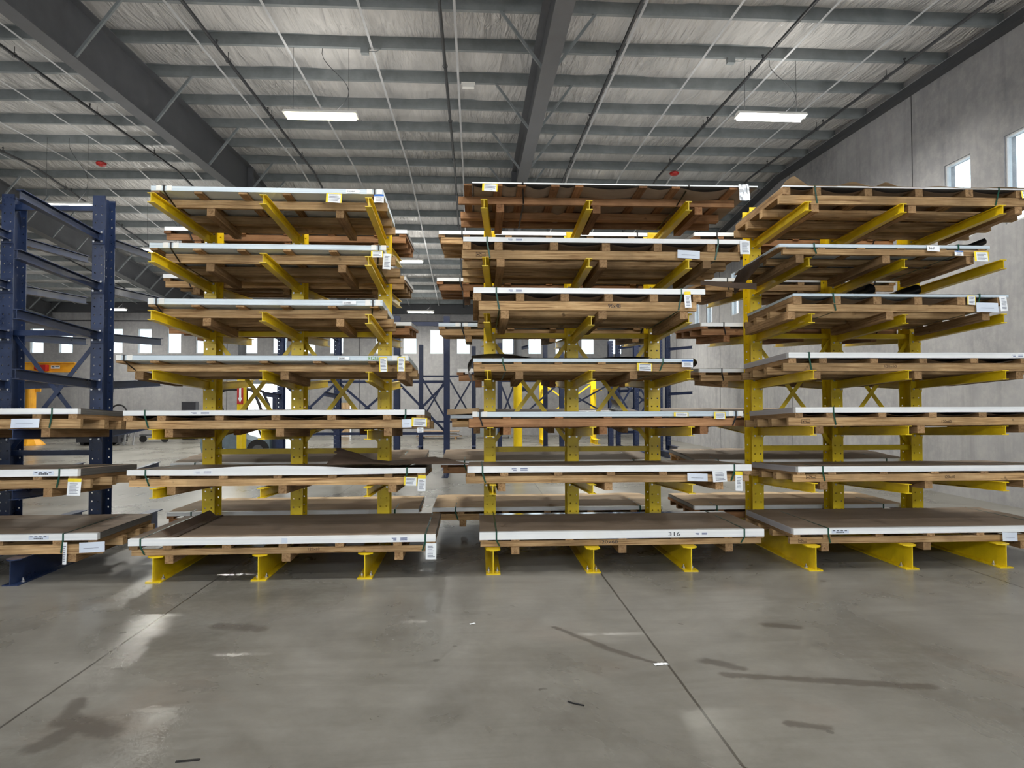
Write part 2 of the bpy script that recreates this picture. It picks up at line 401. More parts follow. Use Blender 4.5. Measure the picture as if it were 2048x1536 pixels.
FRONT={
 (0, 0):{'s': 0.26, 'sb': 0.19, 'W': 1.22, 'u': (-1.221, 1.186), 'hb': 0.109, 'th': 0.051, 'su': (-1.145, 1.198), 'hs': 0.087, 'run': [-0.686, 0.691], 'strap': [-1.087, 1.094], 'tags': [(0.593, 0.002, 0.164, 0.101, 'yellow'), (1.092, -0.066, 0.104, 0.165, 'blue'), (0.8, 0.107, 0.142, 0.04, 'note:54104-A')], 'z': 3.897},
 (0, 1):{'s': 0.3, 'sb': 0.138, 'W': 1.22, 'u': (-1.249, 1.188), 'hb': 0.119, 'th': 0.053, 'su': (-1.15, 1.296), 'hs': 0.097, 'run': [-0.681, 0.72], 'strap': [-1.028, 1.136], 'tags': [(1.057, 0.035, 0.127, 0.074, 'yellow'), (1.189, -0.09, 0.085, 0.168, 'white')], 'z': 3.29},
 (0, 2):{'s': 0.317, 'sb': 0.126, 'W': 1.22, 'u': (-1.267, 1.177), 'hb': 0.114, 'th': 0.061, 'su': (-1.178, 1.204), 'hs': 0.092, 'run': [-0.713, 0.701], 'strap': [-1.178, 1.073], 'tags': [(0.756, 0.121, 0.142, 0.038, 'note:54104-B')], 'z': 2.697},
 (0, 3):{'s': 0.04, 'sb': 0.16, 'W': 1.22, 'u': (-1.439, 1.481), 'hb': 0.093, 'th': 0.051, 'su': (-1.416, 1.508), 'hs': 0.071, 'run': [-1.298, 0.175, 1.386], 'strap': [-1.361, 1.391], 'tags': [(1.178, -0.023, 0.083, 0.152, 'yellow'), (1.368, -0.018, 0.077, 0.152, 'yellow'), (0.769, 0.102, 0.111, 0.031, 'note:54108-2'), (1.066, 0.092, 0.109, 0.043, 'green:91255')], 'z': 2.114},
 (0, 4):{'s': 0.12, 'sb': 0.0, 'W': 1.22, 'u': (-1.403, 1.639), 'hb': 0.135, 'th': 0.05, 'su': (-1.38, 1.679), 'hs': 0.084, 'run': [-0.986, 0.153, 1.258], 'strap': [-1.189, 1.443], 'tags': [(1.508, 0.012, 0.161, 0.09, 'yellow'), (1.407, 0.002, 0.098, 0.086, 'plain'), (1.565, -0.051, 0.063, 0.053, 'white'), (-0.75, 0.162, 0.214, 0.026, 'sticker')], 'z': 1.515},
 (0, 5):{'s': 0.176, 'sb': 0.0, 'W': 1.25, 'u': (-1.386, 1.646), 'hb': 0.117, 'th': 0.052, 'su': (-1.372, 1.565), 'hs': 0.074, 'run': [-1.0, 0.168, 1.299], 'strap': [-1.201, 1.452], 'tags': [(1.424, -0.011, 0.14, 0.09, 'yellow'), (1.569, -0.07, 0.082, 0.164, 'yellowtop'), (-0.725, 0.128, 0.193, 0.037, 'sticker')], 'z': 0.925},
 (0, 6):{'s': 0.04, 'sb': 0.0, 'W': 1.36, 'u': (-1.297, 1.758), 'hb': 0.102, 'th': 0.066, 'su': (-1.269, 1.648), 'hs': 0.06, 'run': [-0.917, 0.245, 1.381], 'strap': [-1.176, 1.654], 'tags': [(1.661, -0.073, 0.106, 0.163, 'white'), (1.299, 0.118, 0.183, 0.046, 'sticker'), (0.466, 0.028, 0.117, 0.03, 'stencil:120x60'), (0.209, 0.093, 0.055, 0.051, 'tape')], 'z': 0.254},
 (1, 0):{'s': -0.147, 'sb': 0.309, 'W': 1.2, 'u': (-1.262, 1.743), 'hb': 0.101, 'th': 0.012, 'su': (-1.404, 1.616), 'hs': 0.079, 'run': [-0.961, 0.086, 1.217], 'strap': [-0.739, 1.005], 'tags': [(-1.155, 0.01, 0.157, 0.081, 'yellow'), (1.527, -0.052, 0.11, 0.173, 'foil')], 'z': 3.939},
 (1, 1):{'s': 0.067, 'sb': 0.0, 'W': 1.22, 'u': (-1.357, 1.706), 'hb': 0.176, 'th': 0.047, 'su': (-1.38, 1.639), 'hs': 0.091, 'run': [-0.992, 0.142, 1.271], 'strap': [-1.104, 1.391], 'tags': [(-0.895, 0.185, 0.176, 0.031, 'sticker'), (0.94, -0.016, 0.243, 0.112, 'plain'), (1.624, 0.061, 0.108, 0.148, 'white'), (-1.222, 0.022, 0.1, 0.045, 'stamp')], 'z': 3.311},
 (1, 2):{'s': -0.15, 'sb': 0.0, 'W': 1.22, 'u': (-1.246, 1.169), 'hb': 0.171, 'th': 0.055, 'su': (-1.195, 1.088), 'hs': 0.093, 'run': [-0.925, 0.059, 1.031], 'strap': [-1.013, 0.918], 'tags': [(-0.899, 0.215, 0.159, 0.03, 'sticker'), (0.938, 0.025, 0.069, 0.17, 'yellowtop'), (0.148, 0.022, 0.132, 0.051, 'hand:96x48')], 'z': 2.725},
 (1, 3):{'s': 0.25, 'sb': 0.0, 'W': 1.22, 'u': (-1.252, 1.149), 'hb': 0.099, 'th': 0.039, 'su': (-1.247, 1.133), 'hs': 0.079, 'run': [-0.755, 0.493], 'strap': [-0.936, 0.813], 'tags': [(0.522, -0.0, 0.167, 0.085, 'yellow'), (1.017, 0.042, 0.122, 0.078, 'blue')], 'z': 2.115},
 (1, 4):{'s': 0.15, 'sb': 0.0, 'W': 1.22, 'u': (-1.258, 1.671), 'hb': 0.107, 'th': 0.052, 'su': (-1.302, 1.603), 'hs': 0.087, 'run': [-0.891, 0.147, 1.25], 'strap': [-1.182, 1.598], 'tags': [(0.909, 0.104, 0.16, 0.045, 'yellow'), (1.35, 0.076, 0.126, 0.076, 'yellow')], 'z': 1.522},
 (1, 5):{'s': 0.152, 'sb': 0.0, 'W': 1.22, 'u': (-1.314, 1.766), 'hb': 0.114, 'th': 0.066, 'su': (-1.334, 1.734), 'hs': 0.076, 'run': [-0.949, 0.202, 1.417], 'strap': [-1.154, 1.575], 'tags': [(-0.86, 0.135, 0.2, 0.044, 'sticker'), (1.052, -0.04, 0.221, 0.13, 'plain'), (1.327, -0.002, 0.154, 0.119, 'white'), (1.579, -0.099, 0.077, 0.208, 'yellowtop')], 'z': 0.918},
 (1, 6):{'s': 0.121, 'sb': 0.0, 'W': 1.22, 'u': (-1.187, 1.881), 'hb': 0.077, 'th': 0.078, 'su': (-1.169, 1.862), 'hs': 0.06, 'run': [-0.806, 0.343, 1.506], 'strap': [-1.008, 1.662], 'tags': [(1.114, 0.109, 0.149, 0.034, 'sticker'), (0.833, 0.091, 0.128, 0.048, 'hand:316'), (0.093, 0.02, 0.198, 0.04, 'hand:120x60')], 'z': 0.253},
 (2, 0):{'s': 0.067, 'sb': 0.0, 'W': 1.36, 'u': (-1.32, 1.74), 'hb': 0.176, 'th': 0.014, 'su': (-1.348, 1.72), 'hs': 0.093, 'run': [-1.005, 0.13, 1.341], 'strap': [-0.972, 1.102], 'tags': [(1.341, 0.078, 0.09, 0.087, 'yellow')], 'z': 3.926},
 (2, 1):{'s': -0.117, 'sb': 0.0, 'W': 1.22, 'u': (-1.456, 0.84), 'hb': 0.073, 'th': 0.033, 'su': (-1.409, 0.84), 'hs': 0.06, 'run': [-1.228, -0.288, 0.633], 'strap': [-1.085, 0.489], 'tags': [(0.135, 0.033, 0.136, 0.063, 'note:36-F'), (0.433, -0.012, 0.093, 0.054, 'blue'), (0.645, -0.071, 0.157, 0.108, 'yellow')], 'z': 3.334},
 (2, 2):{'s': -0.088, 'sb': 0.0, 'W': 1.22, 'u': (-1.296, 1.064), 'hb': 0.157, 'th': 0.027, 'su': (-1.352, 0.904), 'hs': 0.074, 'run': [-1.311, -0.242, 0.821], 'strap': [-0.868, 0.737], 'tags': [(0.59, 0.069, 0.09, 0.099, 'yellow'), (0.683, -0.009, 0.242, 0.102, 'plain'), (0.943, 0.004, 0.079, 0.158, 'white')], 'z': 2.735},
 (2, 3):{'s': 0.15, 'sb': 0.0, 'W': 1.22, 'u': (-1.245, 1.815), 'hb': 0.142, 'th': 0.057, 'su': (-1.304, 1.785), 'hs': 0.086, 'run': [-0.923, 0.22, 1.383], 'strap': [-1.017, 1.498], 'tags': [(1.267, 0.162, 0.149, 0.038, 'sticker'), (-0.162, 0.034, 0.135, 0.035, 'stencil:120x60')], 'z': 2.118},
 (2, 4):{'s': 0.08, 'sb': 0.0, 'W': 1.22, 'u': (-1.209, 1.851), 'hb': 0.139, 'th': 0.056, 'su': (-1.288, 1.821), 'hs': 0.087, 'run': [-0.938, 0.195, 1.341], 'strap': [-0.793, 1.495], 'tags': [(0.424, 0.024, 0.11, 0.033, 'stencil:120x60'), (-1.139, 0.021, 0.097, 0.045, 'stamp')], 'z': 1.526},
 (2, 5):{'s': 0.133, 'sb': 0.0, 'W': 1.22, 'u': (-1.165, 1.895), 'hb': 0.104, 'th': 0.058, 'su': (-1.207, 1.865), 'hs': 0.078, 'run': [-0.871, 0.305, 1.426], 'strap': [-0.894, 1.57], 'tags': [(0.486, 0.023, 0.116, 0.034, 'stencil:120x60'), (-1.07, 0.028, 0.11, 0.044, 'stamp')], 'z': 0.912},
 (2, 6):{'s': 0.121, 'sb': 0.0, 'W': 1.28, 'u': (-1.232, 1.828), 'hb': 0.102, 'th': 0.06, 'su': (-1.259, 1.798), 'hs': 0.068, 'run': [-0.871, 0.269, 1.37], 'strap': [-0.852, 1.647], 'tags': [(-0.815, 0.113, 0.19, 0.04, 'barcode'), (1.087, -0.04, 0.167, 0.142, 'plain'), (-1.173, 0.013, 0.096, 0.04, 'stamp')], 'z': 0.26},
 (3, 4):{'s': 0.1, 'sb': 0.0, 'W': 1.22, 'u': (-1.466, 1.584), 'hb': 0.145, 'th': 0.054, 'su': (-1.486, 1.613), 'hs': 0.096, 'run': [-0.731, 0.252, 1.264], 'strap': [-0.592, 1.337], 'tags': [(0.958, -0.016, 0.271, 0.114, 'plain')], 'z': 1.516},
 (3, 5):{'s': 0.074, 'sb': 0.0, 'W': 1.22, 'u': (-1.443, 1.607), 'hb': 0.12, 'th': 0.068, 'su': (-1.463, 1.714), 'hs': 0.084, 'run': [-0.708, 0.271, 1.309], 'strap': [-0.57, 1.432], 'tags': [(1.183, 0.126, 0.196, 0.043, 'barcode'), (1.526, -0.07, 0.13, 0.169, 'yellowtop')], 'z': 0.929},
 (3, 6):{'s': 0.2, 'sb': 0.0, 'W': 1.22, 'u': (-1.308, 1.742), 'hb': 0.141, 'th': 0.063, 'su': (-1.328, 1.789), 'hs': 0.093, 'run': [-0.82, 0.178, 1.479], 'strap': [-0.678, 1.41], 'tags': [(1.076, 0.146, 0.194, 0.041, 'barcode'), (1.418, -0.097, 0.039, 0.222, 'white'), (1.574, 0.021, 0.25, 0.102, 'plain')], 'z': 0.254},
}
BACK={(0, 0): (-1.728, 1.306), (0, 1): (-1.74, 1.293), (0, 2): (-1.685, 1.363), (0, 4): (-1.103, 1.026), (0, 5): (-1.624, 1.523), (0, 6): (-1.667, 1.459), (1, 0): (-1.705, 1.214), (1, 1): (-1.731, 1.227), (1, 2): (-1.711, 1.281), (1, 3): (-1.464, 1.026), (1, 4): (-1.555, 1.08), (1, 5): (-1.672, 1.147), (1, 6): (-1.789, 1.227), (2, 0): (-1.746, 1.016), (2, 1): (-1.612, 1.002), (2, 2): (-1.666, 0.305), (2, 3): (-1.699, 1.037), (2, 4): (-2.014, 1.051), (2, 5): (-1.76, 1.12), (2, 6): (-1.78, 1.072)}
# ------------------------------------------------------------------ camera
F, PITCH, YAW, ROLL, EYE = 1349.9, .025952, .055857, -.002099, 1.798
cy, sy = math.cos(YAW), math.sin(YAW)
fwd = Vector((sy, cy, 0)); rt = Vector((cy, -sy, 0)); up = Vector((0, 0, 1))
fw = fwd*math.cos(PITCH)+up*math.sin(PITCH); u2 = up*math.cos(PITCH)-fwd*math.sin(PITCH)
R_ = rt*math.cos(ROLL)+u2*math.sin(ROLL); U_ = u2*math.cos(ROLL)-rt*math.sin(ROLL)
cam = bpy.data.cameras.new('camera'); cam.sensor_fit = 'HORIZONTAL'; cam.sensor_width = 36; cam.lens = F*36/2048
cam.clip_end = 400
co = bpy.data.objects.new('camera', cam); COL.objects.link(co)
co.matrix_world = Matrix(((R_.x, U_.x, -fw.x, 0), (R_.y, U_.y, -fw.y, 0), (R_.z, U_.z, -fw.z, EYE), (0, 0, 0, 1)))
sc.camera = co

# ------------------------------------------------------------------ building shell
XL, XR, YN, YF, YR = -33.0, 9.12, -9.0, 36.0, 19.5
def zp(y):                                   # underside of the purlins
    return 8.249+.031*(y-11) if y <= YR else 8.249+.031*(YR-11)-.1*(y-YR)
PD = .21
struct(MB().box(XL, XR+.2, YN-4, YF+.3, -.2, 0).build('floor', 'polished_concrete'))
struct(MB().box(-70, 60, YF+.3, 110, -.25, -.02).build('yard_ground', 'yard_concrete'))

ys = []
y = YN
while y < YR: ys.append(y); y += .34
ys.append(YR); y = YR+.34
while y < YF+.2: ys.append(y); y += .34
ys.append(YF+.2)
nx = 84
vs = []; fs = []
for j, yy in enumerate(ys):
    for i in range(nx+1):
        xx = XL+(XR-XL)*i/nx
        ph = math.sin(math.pi*((yy-10.98) % 1.36)/1.36)
        vs.append((xx, yy, zp(yy)+PD+.01-.05*ph*(1+.6*noise.noise((xx*.9, yy*.8, 0)))))
for j in range(len(ys)-1):
    for i in range(nx):
        a = j*(nx+1)+i; fs.append((a, a+nx+1, a+nx+2, a+1))
cb = MB(); cb.add(vs, fs); ceil = struct(cb.build('ceiling', 'roof_insulation', smooth=True))

def wall_with_holes(name, axis, pos, th, a0, a1, z1, holes, mat='concrete_wall'):
    """wall along axis; holes = (a, b, z0, z1), may share columns"""
    mb = MB(); cuts = sorted({a0, a1}|{h[0] for h in holes}|{h[1] for h in holes})
    for p, q in zip(cuts, cuts[1:]):
        mid_ = (p+q)/2; zz = 0.0; hs = sorted([h for h in holes if h[0] <= mid_ <= h[1]], key=lambda h: h[2])
        top = lambda a: z1(a) if callable(z1) else z1
        segs = []
        for h in hs:
            if h[2] > zz: segs.append((zz, h[2]))
            zz = h[3]
        for s0, s1 in segs:
            (mb.box(pos, pos+th, p, q, s0, s1) if axis == 'y' else mb.box(p, q, pos, pos+th, s0, s1))
        ta, tb = top(p), top(q)
        if axis == 'y': mb.hexa([(pos, p, zz), (pos+th, p, zz), (pos+th, q, zz), (pos, q, zz), (pos, p, ta), (pos+th, p, ta), (pos+th, q, tb), (pos, q, tb)])
        else: mb.box(p, q, pos, pos+th, zz, ta)
    return struct(mb.build(name, mat))
RW = [9.2, 10.69, 12.17, 14.6, 16.1, 17.55, 20.2, 21.7, 23.15, 25.7, 27.2, 28.7, 31.1, 32.6, 34.1]
rh = [(c-.345, c+.345, 4.82, 6.35) for c in RW]
wr = wall_with_holes('wall_right', 'y', XR, .22, YN, YF+.25, lambda a: zp(a)+PD+.3, rh+[(YR, YR, 0, 0)] if False else rh)
jm = MB()
for yj in (8.0, 13.46, 18.9, 24.57, 30.0): jm.box(XR-.003, XR+.004, yj-.012, yj+.012, 0, zp(yj)+.1)
jm.build('panel_joint', 'joint', wr)
fwx = [-25.4, -24.0, -22.5, -21.05, -18.55, -17.1, -15.6, -14.15, -11.7, -10.2, -8.7, -7.25, -4.85, -3.41, -2.0, -.58, 1.85, 3.25, 4.7, 6.1, 7.6]
fh = [(c-.36, c+.36, 4.33, 5.63) for c in fwx]
fh += [(-11.9, -8.75, 0, 2.75), (-7.4, -6.5, 0, 1.75)]
# windows that share a column with the doors must be cut together: keep column edges apart
wb = wall_with_holes('wall_back', 'x', YF, .25, XL, XR, lambda a: zp(YF)+PD+.2, fh)
jm = MB()
for xj in (-26.6, -19.8, -12.9, -6.05, .64): jm.box(xj-.015, xj+.015, YF-.004, YF+.004, 0, 6.9)
jm.box(XL, XR, YF-.012, YF-.002, 6.0, 6.06)
jm.build('panel_joint', 'joint', wb)
wall_with_holes('wall_front_unseen', 'x', YN-.2, .2, XL, XR, lambda a: zp(YN)+.3, [(c_-2.2, c_+2.2, 0, 3.2) for c_ in (-28, -20, -12.5, -5.5, 1.2, 6.3)])  # unseen wall added to cut frontal sky light, openings sized for it
struct(MB().box(XL-.2, XL, YN, YF+.25, 0, 8.4).build('wall_left', 'concrete_wall'))
n_w = 0
def window(axis, c, hw, z0, z1, pos, label):
    global n_w; n_w += 1
    fr = MB(); t = .035
    def bar(a, b, p, q):
        fr.box(pos+.03, pos+.11, a, b, p, q) if axis == 'y' else fr.box(a, b, pos+.03, pos+.11, p, q)
    bar(c-hw, c-hw+t, z0, z1); bar(c+hw-t, c+hw, z0, z1); bar(c-hw+t, c+hw-t, z0, z0+t); bar(c-hw+t, c+hw-t, z1-t, z1)
    w = struct(fr.build('window_%d' % n_w, 'strap_white'))
    g_ = MB()
    if axis == 'y': g_.box(pos+.065, pos+.071, c-hw+t, c+hw-t, z0+t, z1-t)
    else: g_.box(c-hw+t, c+hw-t, pos+.065, pos+.071, z0+t, z1-t)
    g_.build('pane', 'window_glass', w)
for c in RW: window('y', c, .345, 4.82, 6.35, XR, '')
for c in fwx: window('x', c, .36, 4.33, 5.63, YF, '')
# dock doors in the far wall
def door(i, x0, x1, z1, raised):
    fr = MB(); fr.box(x0-.12, x0, YF-.03, YF+.28, 0, z1+.12); fr.box(x1, x1+.12, YF-.03, YF+.28, 0, z1+.12); fr.box(x0, x1, YF-.03, YF+.28, z1, z1+.12)
    d = struct(fr.build('door_%d' % i, 'galvanized'))
    cur = MB(); nfold = 14; w = .55
    pts = [(x1-.02-w*k/nfold, YF-.10-.05*(k % 2)) for k in range(nfold+1)]
    for (xa, ya), (xb, yb) in zip(pts, pts[1:]): cur.add([(xa, ya, .02), (xb, yb, .02), (xb, yb, z1), (xa, ya, z1)], [(0, 1, 2, 3)])
    cur.build('strip_curtain', 'kraft_light', d)
    return d
door(1, -11.9, -8.75, 2.75, 1); door(2, -7.4, -6.5, 1.75, 0)

# purlins
def zbar():
    mb = MB(); L0, L1 = XL, XR-.01
    mb.box(L0, L1, -.004, .004, 0, PD); mb.box(L0, L1, .004, .075, 0, .006); mb.box(L0, L1, .069, .075, .006, .022)
    mb.box(L0, L1, -.075, -.004, PD-.006, PD); return mb
pm = zbar().mesh('roof_purlin', 'galvanized')
py = [10.98+1.36*k for k in range(-14, 7)]
py += [YR+.9+1.36*k for k in range(0, 12)]
for yy in py:
    sl = .031 if yy < YR else -.1
    p = struct(link('roof_purlin', pm, None, (0, yy, zp(yy)), (math.atan(sl), 0, 0)))
# ridge and eave trims
struct(MB().hexa([(XR-.16, YN, zp(YN)-.16), (XR-.005, YN, zp(YN)-.16), (XR-.005, YR, zp(YR)-.16), (XR-.16, YR, zp(YR)-.16),
                  (XR-.16, YN, zp(YN)-.02), (XR-.005, YN, zp(YN)-.02), (XR-.005, YR, zp(YR)-.02), (XR-.16, YR, zp(YR)-.02)]).build('trim_1', 'dark_trim'))
struct(MB().hexa([(XR-.16, YR, zp(YR)-.16), (XR-.005, YR, zp(YR)-.16), (XR-.005, YF, zp(YF)-.16), (XR-.16, YF, zp(YF)-.16),
                  (XR-.16, YR, zp(YR)-.02), (XR-.005, YR, zp(YR)-.02), (XR-.005, YF, zp(YF)-.02), (XR-.16, YF, zp(YF)-.02)]).build('trim_2', 'dark_trim'))
struct(MB().box(XL, XR, YF-.2, YF, 6.45, zp(YF)+.1).build('trim_3', 'dark_trim'))

# rafters with flange braces and ridge splice
RX = [1.235, -6.45, -14.1, -21.75, -29.4]
def zrb(y): return 7.20+.034*(y-9.1) if y <= YR else 7.20+.034*(YR-9.1)-.085*(y-YR)
for k, x in enumerate(RX):
    r = MB()
    for ya, yb in ((YN, YR), (YR, YF)):
        e = lambda yv: zp(yv)-.005
        for (w, za, zb_) in ((.27, 0, .02), (.012, .02, None), (.27, None, None)):
            def q(yv, w=w, za=za, zb_=zb_):
                lo = zrb(yv)+za if za is not None else e(yv)-.02
                hi = zrb(yv)+zb_ if zb_ is not None else (e(yv) if za is None else e(yv)-.02)
                return [(x-w/2, yv, lo), (x+w/2, yv, lo), (x+w/2, yv, hi), (x-w/2, yv, hi)]
            yb2 = yb-.001
            r.loft(q(ya+.001), q(yb2))
    raf = struct(r.build('roof_rafter', 'steel_grey'))
    MB().box(x-.15, x+.15, YR-.03, YR+.03, zrb(YR)-.06, zp(YR)-.01).build('splice_plate', 'steel_grey', raf)
    fb = MB()
    for i, yy in enumerate(py):
        if i % 2 == 0 or yy > YR:
            for s in (-1, 1):
                fb.beam((x+s*.10, yy+.02, zrb(yy)+.05), (x+s*.80, yy+.02, zp(yy)+.02), .045, .045)
    fb.build('flange_brace', 'galvanized', raf)
# white banding that holds the insulation up
for k in range(-19, 7):
    x = -.32+1.55*k
    mb = MB()
    for ya, yb in ((YN, YR), (YR, YF)):
        f_ = lambda yv: [(x-.022, yv, zp(yv)-.004), (x+.022, yv, zp(yv)-.004), (x+.022, yv, zp(yv)-.001), (x-.022, yv, zp(yv)-.001)]
        mb.loft(f_(ya), f_(yb))
    struct(mb.build('ceiling_band', 'strap_white'))
# ridge columns
for k, x in enumerate(RX[:4]):
    c = empty('building_column', (x, YR-.35, 0)); struct(c)
    hgt_ = zrb(YR-.35)-.01
    MB().tube([(0, 0, 2.6), (0, 0, hgt_)], .11, 16).build('upper_shaft', 'steel_grey', c, smooth=False)
    MB().tube([(0, 0, .02), (0, 0, 2.6)], .125, 16).build('yellow_sleeve', 'yellow', c)
    MB().box(-.2, .2, -.2, .2, 0, .02).build('base_plate', 'steel_grey', c)
    MB().box(-.17, .17, -.2, .2, hgt_-.02, hgt_).build('cap_plate', 'steel_grey', c)

# ------------------------------------------------------------------ overhead services
def roof_path(x, dz, y0=YN, y1=YF-.3): return [(x, y0, zp(y0)+dz), (x, YR, zp(YR)+dz), (x, y1, zp(y1)+dz)]
head = MB().tube([(0, 0, 0), (0, 0, .07)], .012, 6).disc((0, 0, .07), (0, 0, 1), .028, .012, 8).mesh('sprinkler_head', 'dark_pipe')
hang = MB().tube([(0, 0, .02), (0, 0, .16)], .006, 5).tube([(0.045*math.cos(a), 0, .045*math.sin(a)) for a in [i*math.pi/5 for i in range(11)]], .006, 5).mesh('pipe_hanger', 'dark_pipe')
PIPES = [(-16.3, 'second sprinkler pipe to the wall_left side'), (-12.3, ''), (-8.45, ''), (-4.6, ''), (-.55, ''), (2.65, ''), (5.4, ''), (8.15, '')]
plabel = ['dark sprinkler pipe under the ceiling, farthest from the concrete window wall', 'dark sprinkler pipe crossing the ceiling above the blue rack',
 'dark sprinkler pipe running close beside the big diagonal rafter, over the blue rack', 'dark sprinkler pipe above the yellow rack next to the blue rack',
 'dark sprinkler pipe coming down to the gap before the middle yellow rack', 'dark sprinkler pipe just beyond the middle rafter, over the middle yellow rack',
 'dark sprinkler pipe passing closest to the twin white strip light', 'dark sprinkler pipe nearest the concrete wall with windows']
for (x, _), lb in zip(PIPES, plabel):
    t = empty('sprinkler_pipe', (x, 0, 0)); tag(t, lb, 'pipe', 'sprinkler pipes under the roof')
    MB().tube([(0, p[1], p[2]) for p in roof_path(x, -.11)], .03, 8).build('pipe_run', 'dark_pipe', t)
    for i in range(0, 12):
        yy = 6.2+3.0*i
        if yy < YF-1: link('sprinkler_head', head, t, (0, yy, zp(yy)-.085))
    for i in range(0, 12):
        yy = 4.6+2.72*i
        if yy < YF-1: link('pipe_hanger', hang, t, (0, yy, zp(yy)-.11))

def strip_light(x, y, z, lb, mat_, power=0):
    t = empty('strip_light', (x, y, z)); tag(t, lb, 'ceiling light', 'strip lights hung from the roof')
    h_ = MB()
    a = [(-.66, -.15, .0), (-.66, .15, .0), (-.66, .08, .07), (-.66, -.08, .07)]
    h_.loft(a, [(.66, q[1], q[2]) for q in a]); h_.build('housing', 'white_plastic', t)
    for s in (-.085, .085):
        MB().tube([(-.62, s, -.028), (.62, s, -.028)], .026, 8).build('light_tube', mat_, t)
    for s in (-.5, .5):
        MB().tube([(s, 0, .07), (s*1.0, 0, zp(y)-z)], .004, 5).build('hanging_wire', 'dark_pipe', t)
    w = MB(); pts = []
    for i in range(13):
        q = i/12; pts.append((.25+.25*math.sin(q*5), .05*q, .07+(zp(y)-z-.05)*q))
    w.tube(pts, .006, 5); w.build('power_cord', 'dark_pipe', t)
    if power:
        la = bpy.data.lights.new('strip_lamp', 'AREA'); la.shape = 'RECTANGLE'; la.size = 1.3; la.size_y = .3; la.energy = power
        la.color = (1, .97, .88)
        lo = bpy.data.objects.new('strip_lamp', la); COL.objects.link(lo); lo.parent = t; lo.location = (0, 0, -.003)
        lb_ = bpy.data.lights.new('strip_uplight', 'AREA'); lb_.shape = 'RECTANGLE'; lb_.size = 1.3; lb_.size_y = .3; lb_.energy = power*.035; lb_.color = (1, .97, .9)
        l2 = bpy.data.objects.new('strip_uplight', lb_); COL.objects.link(l2); l2.parent = t; l2.location = (0, 0, .08); l2.rotation_euler = (math.pi, 0, 0)
    return t
LP = 430
strip_light(-2.80, 12.4, 7.04, 'warm strip light hanging above the yellow rack next to the blue rack', 'tube_warm', LP)
strip_light(5.63, 12.4, 7.2, 'twin white strip light glowing near the window wall', 'tube_white', LP)
strip_light(-10.2, 17.4, 6.74, 'strip light glowing just behind the top of the blue rack', 'tube_white', LP)
strip_light(-10.0, 22.2, 6.70, 'strip light seen beside the end of the second arm of the yellow rack', 'tube_white', LP*1.6)
strip_light(-17.3, 33.2, 6.25, 'small strip light low on the far ceiling beside the blue rack', 'tube_white', LP)
strip_light(-2.62, 33.2, 6.2, 'small strip light over the far end of the gap between yellow racks', 'tube_white', LP)
strip_light(-2.62, 26.0, 7.2, 'strip light glimpsed just past the back bundles of the first yellow rack', 'tube_white', LP)
for x, y, z, e in ((4.7, 17.5, 7.0, 430), (-10.0, 28.0, 6.6, 690), (4.7, 27.0, 6.6, 690)):   # added fill without fixtures, brightens the aisles beyond the racks
    la = bpy.data.lights.new('far_aisle_fill', 'AREA'); la.shape = 'RECTANGLE'; la.size = 1.3; la.size_y = .3; la.energy = e; la.color = (1, .97, .88)
    lo = bpy.data.objects.new('far_aisle_fill', la); COL.objects.link(lo); lo.location = (x, y, z)
for x, y, lb in ((-2.62, 6.7, 'a'), (5.4, 6.7, 'b'), (-10.2, 6.7, 'c'), (-2.62, 1.0, 'd'), (5.4, 1.0, 'e'), (1.4, 6.7, 'f')):
    la = bpy.data.lights.new('aisle_lamp', 'AREA'); la.shape = 'RECTANGLE'; la.size = 1.4; la.size_y = .3; la.energy = 150
    la.color = (1, .98, .94)
    lo = bpy.data.objects.new('aisle_lamp', la); COL.objects.link(lo); lo.location = (x, y, 6.95)
ULS = [(x, y, 5.3, {2.0: 34, 8.0: 32, 14.0: 62}[y], .15) for x in (-8, -1.5, 5.2) for y in (2.0, 8.0, 14.0)]
ULS += [(-17, 7, 5.3, 90, .2), (-17, 16, 5.2, 110, .2), (-26, 14, 5.2, 170, .2), (-10, 26, 5.0, 130, .2), (1, 26, 5.0, 130, .2), (-22, 27, 5.0, 130, .2)]
for x in (-9.5, -3.5, 2.5, 7.0):      # added fill high behind the camera, lights the bundle fronts
    la = bpy.data.lights.new('high_front_fill', 'AREA'); la.shape = 'RECTANGLE'; la.size = 4.2; la.size_y = 1.6; la.energy = 360; la.color = (.97, .99, 1)
    lo = bpy.data.objects.new('high_front_fill', la); COL.objects.link(lo); lo.location = (x, YN+.3, 6.4); lo.rotation_euler = (math.pi/2-.25, 0, 0)
for x, y, z, e, tl in ULS:  # added fill with no fixture, brightens the roof from below
    la = bpy.data.lights.new('ceiling_fill', 'AREA'); la.shape = 'RECTANGLE'; la.size = 6.5; la.size_y = 4.5; la.energy = e; la.color = (1, .98, .95)
    lo = bpy.data.objects.new('ceiling_fill', la); COL.objects.link(lo); lo.location = (x, y, z); lo.rotation_euler = (math.pi-tl, 0, 0)
def small(name, lb, cat, mb, mats, loc, group=None):
    o_ = mb.build(name, mats, None, loc); tag(o_, lb, cat, group); return o_
small('junction_box', 'small white box on a purlin just before the middle rafter', 'junction box', MB().box(-.12, .12, -.05, .05, -.1, -.002).box(-.14, .14, -.06, .06, -.012, -.002), 'white_plastic', (-.12, 13.72, zp(13.72)))
small('junction_box', 'grey junction box on a purlin above the warm strip light', 'junction box', MB().box(-.07, .07, -.05, .05, -.11, -.002).tube([(.07, 0, -.06), (.2, 0, -.06), (.3, 0, -.002)], .008, 6), 'galvanized', (-2.0, 12.36, zp(12.36)))
